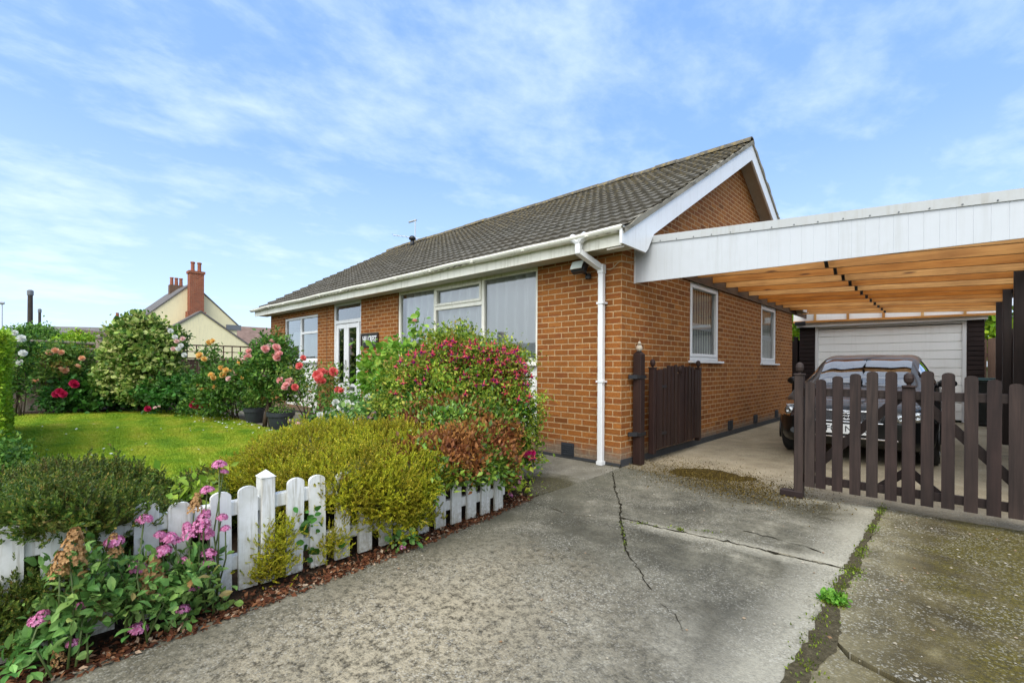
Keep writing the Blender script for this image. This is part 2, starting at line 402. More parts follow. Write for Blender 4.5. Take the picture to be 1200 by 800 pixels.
def m_concrete(name, mode):
    t = NT(name); P = t.pos()
    flat = t.mapping(P, (1,1,0))
    big = t.noise(flat, .8, 6, .6, .4); mid = t.noise(flat, 3.6, 6, .7, .3); fine = t.noise(flat, 45, 4, .75)
    grit = t.vor(flat, 130.); gcol = t.vor(flat, 130., out='Color')
    grain = t.n('SeparateXYZ', {0: gcol}).outputs[0]
    pits_f = t.math('ADD', t.math('MULTIPLY', t.noise(flat, 21, 5, .7, .1), .55), t.math('MULTIPLY', t.noise(t.mapping(flat, loc=(7,3,0)), 62, 5, .75), .45))
    if mode == 'drive':
        v = t.math('ADD', t.math('MULTIPLY', big, .55), t.math('MULTIPLY', mid, .45))
        c = t.ramp(v, [(.34,(.042,.041,.032)),(.45,(.090,.087,.070)),(.54,(.17,.163,.135)),(.66,(.36,.345,.295))])
        c = t.mix(t.ramp(pits_f, [(.40,.6),(.52,0)]), c, (.045,.04,.028))
        # worn foreground where the laitance has gone and the aggregate shows
        d1 = t.math('ADD', t.dist(flat, (1.15,-3.75,0)), t.math('MULTIPLY', mid, 1.6))
        worn = t.mapr(d1, 1.0, 2.2, 1., 0.)
        pale = t.mix(t.ramp(pits_f, [(.41,0),(.54,1)]), (.055,.046,.029), (.43,.38,.29))
        c = t.mix(t.math('MULTIPLY', worn, .85), c, pale)
        # grey run to the right-hand side
        d2 = t.math('ADD', t.dist(flat, (2.3,-3.0,0)), t.math('MULTIPLY', mid, 1.3))
        c = t.mix(t.mapr(d2, .8, 1.9, .55, 0.), c, t.mix(t.ramp(mid, [(.35,0),(.65,1)]), (.062,.061,.056), (.20,.195,.18)))
        # algae along the fence edge and by the house path
        X = t.n('SeparateXYZ', {0: P})
        edge = t.math('ADD', X.outputs[0], t.math('MULTIPLY', mid, .8))
        c = t.mix(t.mapr(edge, .65, 1.15, .75, 0.), c, (.085,.085,.066))
        sy = t.math('ADD', t.math('ADD', X.outputs[1], t.math('MULTIPLY', X.outputs[0], .12)), t.math('MULTIPLY', mid, .7))
        st_ = t.math('MULTIPLY', t.mapr(t.math('ABSOLUTE', t.math('SUBTRACT', sy, .25)), .12, .34, .95, 0.), t.mapr(X.outputs[0], .7, 1.3, 0., 1.))
        c = t.mix(st_, c, t.mix(t.ramp(fine,[(.4,0),(.6,1)]), (.028,.026,.016), (.075,.068,.042)))
        # pale lime bloom beside the cross joint
        jy = t.math('ABSOLUTE', t.math('ADD', X.outputs[1], t.math('MULTIPLY_ADD', X.outputs[0], -.11, 1.83)))
        jb = t.mapr(t.math('ADD', jy, t.math('MULTIPLY', mid, .35)), .17, .30, .6, 0.)
        jb = t.math('MULTIPLY', jb, t.mapr(X.outputs[0], .8, 1.3, 0., 1.))
        c = t.mix(jb, c, (.50,.48,.42))
        je = t.mapr(t.math('ADD', t.math('ABSOLUTE', t.math('SUBTRACT', X.outputs[0], 2.4)), t.math('MULTIPLY', mid, .45)), .25, .48, .6, 0.)
        c = t.mix(je, c, (.48,.465,.41))
        spots = t.ramp(t.noise(flat, 7., 5, .75), [(.66,0),(.73,.9)])
        c = t.mix(spots, c, (.045,.038,.026))
        c = t.mix(t.ramp(t.noise(flat, 2.6, 5, .7), [(.60,0),(.70,.55)]), c, (.07,.063,.045))
    elif mode == 'rear':
        v = t.math('ADD', t.math('MULTIPLY', big, .5), t.math('MULTIPLY', mid, .5))
        c = t.ramp(v, [(.32,(.17,.14,.095)),(.5,(.30,.255,.18)),(.68,(.42,.37,.28))])
        X = t.n('SeparateXYZ', {0: P})
        c = t.mix(t.mapr(t.math('ADD', X.outputs[1], mid), .5, 1.0, .7, 0.), c, (.13,.115,.08))
    elif mode == 'mossy':
        v = t.math('ADD', t.math('MULTIPLY', big, .4), t.math('MULTIPLY', mid, .6))
        c = t.ramp(v, [(.34,(.022,.017,.006)),(.46,(.058,.046,.018)),(.56,(.12,.10,.048)),(.66,(.25,.22,.13))])
        X = t.n('SeparateXYZ', {0: P})
        mv = t.math('ADD', t.noise(flat, 1.7, 6, .7), t.mapr(X.outputs[0], 2.6, 3.6, -.10, .16))
        mv = t.math('ADD', mv, t.mapr(t.dist(flat, (3.5,-.5,0)), .1, 1.0, .22, 0.))
        lj = t.mapr(t.math('ADD', X.outputs[0], t.math('MULTIPLY', mid, .5)), 2.75, 3.05, .75, 0.)
        c = t.mix(lj, c, t.mix(t.ramp(mid, [(.4,0),(.6,1)]), (.15,.135,.09), (.33,.305,.225)))
        c = t.mix(t.ramp(mv, [(.46,0),(.60,.9)]), c, t.mix(t.ramp(fine,[(.4,0),(.6,1)]), (.050,.042,.006), (.120,.100,.014)))
    else:                                                              # damp path
        v = t.math('ADD', t.math('MULTIPLY', big, .4), t.math('MULTIPLY', mid, .6))
        c = t.ramp(v, [(.3,(.10,.095,.075)),(.5,(.19,.18,.15)),(.68,(.30,.29,.25))])
        X = t.n('SeparateXYZ', {0: P})
        dk = t.mapr(t.math('ADD', t.dist(flat, (-.15,-1.35,0)), t.math('MULTIPLY', mid, .5)), .62, .85, .92, 0.)
        c = t.mix(dk, c, t.mix(t.ramp(fine,[(.45,0),(.6,1)]), (.030,.027,.012), (.085,.078,.03)))
    c = t.mix(1., c, {'drive': (1.06,1.01,.87), 'rear': (1,.97,.9), 'mossy': (1.0,.95,.78), 'path': (1,.97,.88)}[mode], 'MULTIPLY')
    amt = {'drive': .35, 'rear': .3, 'mossy': .45, 'path': .35}[mode]
    amt = t.math('MULTIPLY', t.ramp(t.noise(flat, 2.2, 4, .6), [(.38,.1),(.62,1.)]), amt)
    c = t.mix(t.math('MULTIPLY', t.ramp(grain, [(.80,0),(.88,1)]), amt), c, t.mix(grain, (.42,.39,.32), (.62,.59,.50)))
    c = t.mix(t.math('MULTIPLY', t.ramp(grain, [(.18,1),(.26,0)]), amt), c, (.055,.05,.04))
    c = t.mix(t.math('MULTIPLY', t.ramp(fine, [(.35,1),(.55,0)]), .5), c, t.mix(.5, c, (.04,.037,.03)))
    h = t.math('ADD', t.math('MULTIPLY', fine, .6), t.math('ADD', t.math('MULTIPLY', pits_f, .45), t.math('MULTIPLY', grit, -.25)))
    return t.done(t.bsdf(c, .88, .25, normal=t.bump(h, .75, .010)))
CONC = m_concrete('worn_concrete', 'drive'); CONCREAR = m_concrete('carport_concrete', 'rear')
CONCMOSS = m_concrete('mossy_concrete', 'mossy'); CONCPATH = m_concrete('damp_path_concrete', 'path')
def m_soil(name, cols, scale=20):
    t = NT(name); P = t.pos()
    n = t.noise(P, scale, 6, .75); n2 = t.noise(P, 2.2, 4)
    c = t.ramp(n, cols)
    c = t.mix(t.math('MULTIPLY', n2, .5), c, tuple(x*.5 for x in cols[0][1]))
    return t.done(t.bsdf(c, .95, .1, normal=t.bump(n, .9, .02)))
SOIL = m_soil('dark_soil', [(.3,(.020,.013,.008)),(.55,(.055,.036,.022)),(.75,(.11,.075,.05))])
MOSSDIRT = m_soil('brown_moss', [(.3,(.024,.016,.005)),(.5,(.070,.046,.012)),(.72,(.14,.10,.03))], 38)
CRACKDIRT = m_soil('crack_dirt', [(.3,(.018,.015,.010)),(.55,(.04,.035,.02)),(.75,(.08,.07,.035))], 60)
SILT = m_soil('joint_silt_dirt', [(.3,(.055,.045,.024)),(.55,(.13,.108,.062)),(.75,(.22,.19,.12))], 45)
def m_lawnbase():
    t = NT('lawn_turf'); P = t.pos()
    n = t.noise(P, 1.4, 5, .65); n2 = t.noise(P, 30, 4, .7)
    c = t.ramp(n, [(.35,(.10,.15,.015)),(.55,(.17,.20,.02)),(.7,(.24,.23,.04))])
    c = t.mix(t.math('MULTIPLY', n2, .6), c, (.03,.035,.008))
    return t.done(t.bsdf(c, .95, .1, normal=t.bump(n2, .8, .02)))
LAWNBASE = m_lawnbase()
def m_grass():
    t = NT('mown_grass'); g = t.n('NewGeometry'); P = g.outputs['Position']
    n = t.noise(P, 1.1, 5, .65); n2 = t.noise(P, 6, 4, .6)
    band = t.n('TexWave', {'Vector': t.mapping(P, (1,1,0), rot=(0,0,R(6))), 'Scale': .55, 'Distortion': .8, 'Detail': 2.}, wave_type='BANDS', bands_direction='Y').outputs['Fac']
    v = t.math('ADD', t.math('MULTIPLY', n, .62), t.math('ADD', t.math('MULTIPLY', n2, .3), t.math('MULTIPLY', band, .10)))
    c = t.ramp(v, [(.38,(.17,.33,.020)),(.50,(.32,.45,.028)),(.60,(.46,.50,.045)),(.70,(.56,.52,.11))])
    c = t.mix(t.math('MULTIPLY', g.outputs['Random Per Island'], .35), c, (.14,.21,.015))
    b = t.bsdf(c, .6, .2); tr = t.n('BsdfTranslucent', {'Color': c})
    return t.done(t.n('MixShader', {0: .3, 1: b, 2: tr}))
GRASS = m_grass()
def m_ground():
    t = NT('ground_cover'); P = t.pos()
    c = t.ramp(t.noise(P, .35, 6, .65), [(.35,(.045,.05,.018)),(.55,(.075,.085,.025)),(.7,(.12,.11,.06))])
    return t.done(t.bsdf(c, .95, .1))
GROUND = m_ground()

# ---------------------------------------------------------------- sky and sun
SUN_EL, SUN_AZ = R(54), R(150)                    # azimuth clockwise from +Y: the sun stands behind and left of the camera, veiled
world = bpy.data.worlds.new('World'); scene.world = world; world.use_nodes = True
w = world.node_tree; w.nodes.clear()
class WT(NT):
    def __init__(s, tree): s.t = tree; s.out = tree.nodes.new('ShaderNodeOutputWorld')
t = WT(w)
sky = t.n('TexSky', sky_type='NISHITA', sun_disc=False, sun_elevation=SUN_EL, sun_rotation=SUN_AZ, altitude=50, air_density=1.0, dust_density=.6, ozone_density=2.2)
d = t.n('TexCoord').outputs['Generated']
sep = t.n('SeparateXYZ', {0: d})
zc = t.math('MAXIMUM', t.math('ADD', sep.outputs[2], .16), .05)
uv = t.n('CombineXYZ', {0: t.math('DIVIDE', sep.outputs[0], zc), 1: t.math('DIVIDE', sep.outputs[1], zc), 2: 0.})
rotv = t.mapping(uv.outputs[0], (1.0,.62,1), rot=(0,0,R(-35)), loc=(3.1,1.7,0))
c1 = t.noise(rotv, 2.0, 8, .60, .15); c2 = t.noise(t.mapping(uv.outputs[0], (1.0,.8,1), rot=(0,0,R(-50)), loc=(5,2,0)), 6.5, 7, .60, .15)
cov = t.math('ADD', t.math('MULTIPLY', c1, .60), t.math('MULTIPLY', c2, .40))
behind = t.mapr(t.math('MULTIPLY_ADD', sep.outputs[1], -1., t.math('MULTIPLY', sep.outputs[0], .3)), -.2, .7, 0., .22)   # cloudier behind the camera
pv = AT(45, 300, 1.) - CAM; pv = pv/np.linalg.norm(pv)
patch = t.n('VectorMath', {0: d, 1: tuple(float(v) for v in pv)}, operation='DOT_PRODUCT').outputs['Value']
cov = t.math('ADD', cov, t.mapr(patch, .988, 1., 0., .12))
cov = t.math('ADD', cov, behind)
mask = t.ramp(cov, [(.40,0),(.48,.08),(.56,.22),(.66,.42),(.85,.75)])
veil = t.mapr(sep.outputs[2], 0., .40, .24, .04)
bveil = t.mapr(t.math('MULTIPLY_ADD', sep.outputs[1], -1., 0.), .05, .75, 0., .78)  # unseen bright overcast added behind the camera, for window reflections and front light
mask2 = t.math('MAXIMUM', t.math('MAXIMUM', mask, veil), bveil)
hs = t.n('HueSaturation', {'Hue': .5, 'Saturation': 1.0, 'Value': 1.45, 'Color': sky.outputs[0]})
el = t.mapr(sep.outputs[2], 0., .62, 0., 1.)
tint = t.ramp(el, [(0,(.60,.78,1.0)),(.25,(.42,.645,1.0)),(.6,(.27,.495,.96)),(1,(.20,.43,.92))])
tint = t.n('VectorMath', {0: tint, 1: (7.0,7.0,7.0)}, operation='MULTIPLY').outputs[0]
base_sky = t.mix(.72, hs.outputs[0], tint)
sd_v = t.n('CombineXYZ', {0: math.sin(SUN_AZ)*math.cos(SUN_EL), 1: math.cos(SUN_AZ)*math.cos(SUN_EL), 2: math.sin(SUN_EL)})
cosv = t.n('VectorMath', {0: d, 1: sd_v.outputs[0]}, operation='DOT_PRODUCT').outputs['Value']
glow = t.mapr(cosv, -.1, 1., 0., 1.)  # clouds brightened towards the sun to lift the ambient light
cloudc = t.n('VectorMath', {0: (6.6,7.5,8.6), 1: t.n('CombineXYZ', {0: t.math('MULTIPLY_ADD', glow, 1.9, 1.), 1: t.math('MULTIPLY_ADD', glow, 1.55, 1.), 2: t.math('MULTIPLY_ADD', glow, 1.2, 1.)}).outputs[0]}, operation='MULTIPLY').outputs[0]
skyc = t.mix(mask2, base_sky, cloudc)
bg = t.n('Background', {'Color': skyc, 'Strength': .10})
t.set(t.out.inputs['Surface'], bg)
sd = bpy.data.lights.new('sun', 'SUN'); sd.energy = 1.5; sd.angle = R(35); sd.color = (1., .95, .85)
so = bpy.data.objects.new('sun', sd); COL.objects.link(so)
sdir = Vector((math.sin(SUN_AZ)*math.cos(SUN_EL), math.cos(SUN_AZ)*math.cos(SUN_EL), math.sin(SUN_EL)))
so.rotation_euler = sdir.to_track_quat('Z', 'Y').to_euler(); so.location = (0, -10, 12)

# ================================================================ THE SETTING: ground sheets
def sheet(name, mat, poly, z, parent=None, noise=0.0, step=.12, thick=0.0, kind='structure'):
    """A flat polygon sheet with a slightly uneven, worn outline (thick: drops a skirt below it)."""
    pts = []
    n = len(poly)
    for i in range(n):
        a = np.array(poly[i], float); b = np.array(poly[(i+1) % n], float); L = np.linalg.norm(b-a)
        k = max(1, int(L/step)) if noise else 1
        for j in range(k):
            p = a + (b-a)*j/k
            if noise: p = p + rng.normal(0, noise, 2)
            pts.append(p)
    m = len(pts)
    V = [(p[0], p[1], z) for p in pts]
    F = [list(range(m))]
    if thick:
        V += [(p[0], p[1], z-thick) for p in pts]
        F += [(i, m+i, m+(i+1) % m, (i+1) % m) for i in range(m)]
    b = MB(); b.add(V, F)
    o = b.build(name, mat, parent)
    o['kind'] = kind
    import bmesh
    bm = bmesh.new(); bm.from_mesh(o.data)
    bmesh.ops.triangulate(bm, faces=[f for f in bm.faces if len(f.verts) > 4])
    for f in bm.faces:
        if abs(f.normal.z) > .5 and f.normal.z < 0: f.normal_flip()
    bm.to_mesh(o.data); bm.free()
    return o
sheet('ground', GROUND, [(-400,-400),(400,-400),(400,400),(-400,400)], -.075)
sheet('flower_bed', SOIL, [(-14.2,-6.5),(.50,-6.5),(.47,-4.2),(.36,-3.2),(.16,-1.75),(-.2,-1.22),(-14.2,-1.0)], -.012, noise=.008)
edge_drive = [(.44,-6.5),(.42,-4.9),(.39,-4.28),(.30,-3.2),(.20,-2.4),(.10,-1.86)]
drv = sheet('driveway', CONC, edge_drive[:1] + [(2.455,-6.5),(2.462,-2.9),(2.44,-2.2),(2.452,-1.575),(1.75,-1.62),(1.02,-1.725),(.62,-1.9)] + edge_drive[::-1][:-1], .0, noise=.007, step=.07, thick=.07)
# (front slab, then the slabs behind the cross joint, in the carport, and the mossy pair on the right)
sheet('driveway', CONC, [(.115,-1.84),(.63,-1.885),(1.03,-1.71),(1.76,-1.605),(2.445,-1.56),(2.44,-.9),(2.452,-.25),(2.445,.12),(1.2,.02),(.02,-.02),(.06,-.5),(.10,-1.1)], .0, noise=.006, step=.07, thick=.07)
sheet('driveway', CONCREAR, [(.005,.0),(1.2,.03),(2.46,.13),(3.46,.16),(4.6,.2),(4.6,9.46),(-.6,9.46),(-.6,8.07),(.005,8.07)], .0, noise=.004, step=.1, thick=.07)
sheet('driveway', CONCMOSS, [(2.472,.11),(2.476,-.9),(2.468,-1.56),(2.465,-2.2),(2.486,-2.42),(2.6,-2.58),(2.78,-2.66),(3.1,-2.72),(3.6,-2.85),(4.6,-3.1),(4.6,.18)], .0, noise=.006, step=.07, thick=.07)
sheet('driveway', CONCMOSS, [(2.49,-2.47),(2.60,-2.615),(2.78,-2.695),(3.1,-2.755),(3.6,-2.885),(4.6,-3.14),(4.6,-6.5),(2.482,-6.5)], .0, noise=.006, step=.07, thick=.07)
sheet('path', CONCPATH, [(.095,-1.10),(.05,-.5),(.0,-.03),(-.02,-.004),(-11.3,-.004),(-11.3,-1.05),(-6.6,-1.12),(-5.6,-1.5),(-8.6,-1.7),(-8.6,-2.0),(-5.2,-1.75),(-4.2,-1.25),(-.4,-1.22),(.0,-1.5)][:0] or [(.095,-1.12),(.05,-.5),(.0,-.03),(-.02,-.004),(-11.3,-.004),(-11.3,-1.3),(-8.6,-1.78),(-6.4,-1.86),(-5.3,-1.6),(-4.4,-1.25),(-.45,-1.15),(.06,-1.75)], -.006, noise=.006, step=.1, thick=.05)
sheet('lawn', LAWNBASE, [(-.9,-6.5),(-.9,-3.9),(-2.4,-2.75),(-5.2,-1.72),(-7.9,-1.62),(-10.9,-1.5),(-12.4,-2.6),(-12.9,-4.9),(-12.9,-6.5)], -.004, noise=.03, step=.2)

# cracks and moss in the joints: real dirt-filled grooves shown as thin fillets of dirt and moss
def crack(name, pts, w, mat, z=.004, wob=.012, step=.03):
    P = []
    for a, b in zip(pts[:-1], pts[1:]):
        a = np.array(a[:2], float); b = np.array(b[:2], float); k = max(2, int(np.linalg.norm(b-a)/step))
        for j in range(k): P.append(a + (b-a)*j/k)
    P.append(np.array(pts[-1][:2], float)); P = np.array(P)
    P[1:-1] += np.cumsum(rng.normal(0, wob*.5, (len(P)-2, 2)), 0)*.25 + rng.normal(0, wob*.4, (len(P)-2, 2))
    V = []; F = []
    for i in range(len(P)):
        d = P[min(i+1, len(P)-1)] - P[max(i-1, 0)]; d /= np.linalg.norm(d)+1e-9
        nn = np.array((-d[1], d[0])); ww = w*rng.choice([.35,.6,.9,1.2,2.0], p=[.25,.3,.25,.13,.07])*rng.uniform(.8,1.2) * (.3 if i in (0, len(P)-1) else 1)
        V += [(*(P[i]+nn*ww/2), z), (*(P[i]-nn*ww/2), z)]
        if i: F.append((2*i-2, 2*i-1, 2*i+1, 2*i))
    b = MB(); b.add(V, F); return b.build(name, mat, None, kind='structure')
crack('driveway_crack', [G(718,553),G(721,575),G(728,590),G(727,608),G(731,630),G(737,652)], .016, CRACKDIRT)
crack('driveway_crack', [G(737,652),G(748,664),G(756,678),G(764,692)], .009, CRACKDIRT)
crack('driveway_crack', [G(727,606),G(760,615),G(800,623),G(850,633),G(900,645),G(950,657),G(992,667)], .020, CRACKDIRT, wob=.02)
crack('driveway_crack', [G(870,622),G(905,630),G(940,640),G(962,648)], .010, CRACKDIRT, wob=.02)
crack('driveway_crack', [G(772,706),G(790,720),G(800,740)], .006, CRACKDIRT)

# ================================================================ THE BUNGALOW
HL, HD, WT_ = -11.30, 8.05, 2.60                   # house: x from HL to 0, y from 0 to HD, wall top
EY, EZ, RY, RZ = -.34, 2.74, 4.02, 5.20            # eaves line and ridge line
SL = (RZ-EZ)/(RY-EY)
RX0, RX1 = -11.62, .27                             # verges
house = thing('bungalow', 'orange brick bungalow with brown tiled roof, white bargeboard and wide picture window', 'house', (-5.6, 4, 0))
OPEN_F = [(-10.31,-8.27,.16,2.44), (-7.45,-6.20,.12,2.598), (-4.82,-1.325,.16,2.598)]
OPEN_S = [(1.99,3.19,1.30,2.53), (5.53,6.66,1.29,2.525)]
def wall_mesh(u0, u1, z0, z1, opens, rev, P):
    """front faces of a wall with rectangular openings and their reveals; P(u, z, d) places a point d behind the face"""
    b = MB()
    us = sorted({u0, u1, *[o[0] for o in opens], *[o[1] for o in opens]}); zs = sorted({z0, z1, *[o[2] for o in opens], *[o[3] for o in opens]})
    for a, c in zip(us[:-1], us[1:]):
        for e, f in zip(zs[:-1], zs[1:]):
            mu, mz = (a+c)/2, (e+f)/2
            if any(o[0] < mu < o[1] and o[2] < mz < o[3] for o in opens): continue
            b.add([P(a,e,0),P(c,e,0),P(c,f,0),P(a,f,0)], [(0,1,2,3)])
    for o in opens:
        q = [(o[0],o[2]),(o[1],o[2]),(o[1],o[3]),(o[0],o[3])]
        for i in range(4):
            (a,e),(c,f) = q[i], q[(i+1)%4]
            b.add([P(a,e,0),P(a,e,rev),P(c,f,rev),P(c,f,0)], [(0,1,2,3)])
    return b
b = wall_mesh(HL, 0, 0, WT_, OPEN_F, .10, lambda u,z,d: (u, d, z))
fix_normals(b.build('front_wall', BRICK, house))
b = wall_mesh(0, HD, 0, 2.60, OPEN_S, .10, lambda u,z,d: (-d, u, z))
zg = lambda y: EZ + SL*(min(y, 2*RY-y)-EY) - .09
b.add([(0,0,2.6),(0,HD,2.6),(0,HD,zg(HD)),(0,RY,zg(RY)),(0,0,zg(0))], [(0,1,2,3,4)])
b.build('gable_wall', BRICK, house)
b = MB(); b.add([(HL,0,0),(HL,HD,0),(HL,HD,zg(HD)),(HL,RY,zg(RY)),(HL,0,zg(0))], [(4,3,2,1,0)]); b.build('gable_wall', BRICK, house)
b = MB(); b.add([(0,HD,0),(HL,HD,0),(HL,HD,2.6),(0,HD,2.6)], [(0,1,2,3)]); b.build('rear_wall', BRICK, house)
b = MB(); b.box((HL-.012, -.010, 0), (.010, -.001, .035)); b.box((.001, -.010, 0), (.012, HD, .085)); b.build('plinth', m_plain('bitumen_plinth', (.035,.036,.038), .8), house)
# roof tiles: courses of interlocking rolls, each course lapping the one below
def roof_slope(front):
    V = []; F = []
    n_c = 19; per = .30; sub = 12
    L = math.hypot(RY-EY, RZ-EZ) + .06; cl = L/n_c
    nx = int((RX1-RX0)/per*sub)
    xs = np.linspace(RX0, RX1, nx+1)
    ph = (xs % per)/per
    prof = .017*(.5+.5*np.cos(xs/.15*2*math.pi))
    sgn = 1 if front else -1
    cy = (lambda s: EY-.05 + s*(RY-EY)/math.hypot(RY-EY,RZ-EZ)); cz = (lambda s: EZ-.02 + s*(RZ-EZ)/math.hypot(RY-EY,RZ-EZ))
    nrm = np.array((-(RZ-EZ), (RY-EY))); nrm /= np.linalg.norm(nrm)
    base = 0
    for i in range(n_c):
        jit = np.repeat(rng.normal(0, .0022, int(nx/sub)+2), sub)[:nx+1]
        lift0 = .044 + rng.normal(0,.0015); s0 = i*cl - .045; s1 = (i+1)*cl
        rows = []
        for (s_, off) in ((s0, -.008), (s0, lift0), (s0+.09, lift0*.72), (s1, .004)):
            o_ = off + (prof if off > 0 else prof*.85) + (jit if off > 0 else 0)
            y = cy(s_) + nrm[0]*o_ + (jit*.8 if off == lift0 or off < 0 else 0); z = cz(s_) + nrm[1]*o_
            if not front: y = 2*RY - y
            rows.append(np.stack([xs, y, z], 1))
        V.append(np.concatenate(rows)); m = nx+1
        for r in range(3):
            a = base + r*m + np.arange(nx)
            q = np.stack([a, a+1, a+m+1, a+m], 1)
            F.append(q if front else q[:, ::-1])
        base += 4*m
    return np.concatenate(V), np.concatenate(F)
roof = None
V, F = roof_slope(True); V2, F2 = roof_slope(False)
me = mesh_from('roof', np.concatenate([V, V2]) - np.array(woff(house)), np.concatenate([F, F2+len(V)]), [ROOFTILE])
roof = bpy.data.objects.new('roof', me); COL.objects.link(roof); roof.parent = house
b = MB()
k = 26
for i in range(k):                                                   # half-round ridge tiles bedded along the top
    x0 = RX0 + (RX1-RX0)*i/k; x1 = RX0 + (RX1-RX0)*(i+1)/k - .006; dz = rng.normal(0,.006)
    V = []; n = 9
    for x in (x0, x1):
        for rr in (.125, .105):
            for j in range(n+1):
                a = math.pi*j/n; V.append((x, RY + rr*math.cos(a), RZ + .005 + dz + rr*math.sin(a)*.85))
    q = n+1; F = []
    for j in range(n): F += [(j, j+1, 2*q+j+1, 2*q+j), (q+j+1, q+j, 3*q+j, 3*q+j+1), (j+1, j, q+j, q+j+1), (2*q+j, 2*q+j+1, 3*q+j+1, 3*q+j)]
    b.add(V, F)
b.build('ridge_tile', ROOFTILE, roof)
b = MB(); b.tube([(-9.4,RY-.55,RZ-.34),(-9.4,RY-.55,RZ-.08)], .06, 12); b.lathe([(.10,0),(.11,.05),(.06,.11),(.01,.12)], (-9.4,RY-.55,RZ-.08), 12); b.build('roof_vent', BLACK, roof, smooth=True)
# verge: mortar bedding, barge boards, sloping soffit
def slope_prism(poly_s, x0, x1, front):          # poly in (distance up the slope from the eaves along y, offset square to the slope)
    return None
for front in (True, False):
    def P2(y, off): return ((y if front else 2*RY-y), EZ + SL*(y-EY) + off)
    bb = MB()
    top, bot = -.02, -.30
    foot = [(EY-.10, EZ-.17), (EY-.10, EZ+.02)]
    poly = [P2(RY, top), P2(EY-.06, top), ((EY-.10) if front else 2*RY-EY+.10, EZ-.02), ((EY-.10) if front else 2*RY-EY+.10, 2.555), ((.10) if front else 2*RY-.10, 2.545), ((.16) if front else 2*RY-.16, 2.60), P2(.30, bot), P2(RY, bot)]
    bb.prism(poly, RX1-.045, RX1-.012, axis=0)
    o = fix_normals(bb.build('bargeboard', WHITE, house))
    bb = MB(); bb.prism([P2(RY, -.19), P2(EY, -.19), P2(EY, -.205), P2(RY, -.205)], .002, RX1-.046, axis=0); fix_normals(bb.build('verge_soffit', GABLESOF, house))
    bb = MB(); bb.prism([P2(RY, top), P2(EY+.5, top), P2(EY+.5, bot), P2(RY, bot)], RX0+.012, RX0+.045, axis=0); fix_normals(bb.build('bargeboard', WHITE, house))
    bb = MB()
    ys = np.linspace(EY-.08, RY, 40)
    V = []; F = []
    for i, y in enumerate(ys):                                        # ragged mortar fillet under the edge tiles
        h = .035 + rng.normal(0,.008)
        for (x, o_) in ((RX1-.06, h), (RX1+.012+rng.normal(0,.006), h), (RX1+.008, -.03), (RX1-.06, -.03)):
            yy, zz = P2(y, o_); V.append((x, yy, zz))
        if i: F += [((i-1)*4+j, (i-1)*4+(j+1)%4, i*4+(j+1)%4, i*4+j) for j in range(4)]
    bb.add(V, F); fix_normals(bb.build('verge_mortar', MORTAR, roof))
# eaves: fascia, soffit, gutter, downpipe
b = MB(); b.box((RX0+.05, EY, 2.565), (RX1-.047, EY+.022, 2.735)); b.build('fascia', CREAMW, house)
b = MB(); b.box((RX0+.05, EY+.023, 2.585), (RX1-.047, -.002, 2.60)); b.build('eaves_soffit', SOFFIT, house)
b = MB()
n = 10; V = []; F = []
gx = np.linspace(RX0-.02, RX1-.02, 60); gc = (EY-.062, 2.752)
for i, x in enumerate(gx):
    sag = .006*math.sin(x*1.7) + .004*math.sin(x*4.1)
    for rr in (.060, .054):
        for j in range(n+1):
            a = math.pi + math.pi*j/n; V.append((x, gc[0]+rr*math.cos(a), gc[1]+sag+rr*math.sin(a)*1.05))
q = n+1; st = 2*q
for i in range(len(gx)-1):
    for j in range(n):
        a = i*st; c = (i+1)*st
        F += [(a+j, a+j+1, c+j+1, c+j), (a+q+j+1, a+q+j, c+q+j, c+q+j+1)]
    for j in (0, n): F.append((i*st+j, i*st+q+j, (i+1)*st+q+j, (i+1)*st+j))
for e in (0, len(gx)-1): F.append([e*st+j for j in range(n+1)])
b.add(V, F); gut = fix_normals(b.build('gutter', CREAMW, house, smooth=True))
for x in np.arange(-11.2, .2, 1.0):
    b = MB(); b.box((x-.015, EY-.13, 2.70), (x+.015, EY-.001, 2.712)); b.build('gutter_bracket', CREAMW, gut)
px = -.245
b = MB()
ox = px-.10
b.tube([(ox-.10,gc[0],2.735),(ox-.05,gc[0],2.715),(ox+.0,gc[0],2.67)], [.055,.05,.045], 10); b.tube([(ox+.10,gc[0],2.735),(ox+.05,gc[0],2.715),(ox,gc[0],2.67)], [.055,.05,.045], 10)
b.box((ox-.036, gc[0]-.036, 2.53), (ox+.036, gc[0]+.036, 2.70), bev=.01)
b.bar((ox, gc[0], 2.56), (px+.0, -.06, 2.40), .068, .068, up=(1,0,0))
b.box((px-.034, -.094, .035), (px+.034, -.026, 2.43), bev=.008)
b.box((px-.040, -.10, 2.34), (px+.040, -.02, 2.45), bev=.006)
dp = b.build('downpipe', WHITE, house)
for z in (1.98, 1.02):
    b = MB(); b.box((px-.05, -.10, z-.012), (px+.05, -.0005, z+.012)); b.build('pipe_clip', WHITE, dp)
b = MB(); b.box((px-.04, -.10, .0), (px+.04, -.02, .045)); b.build('pipe_shoe', WHITE, dp)
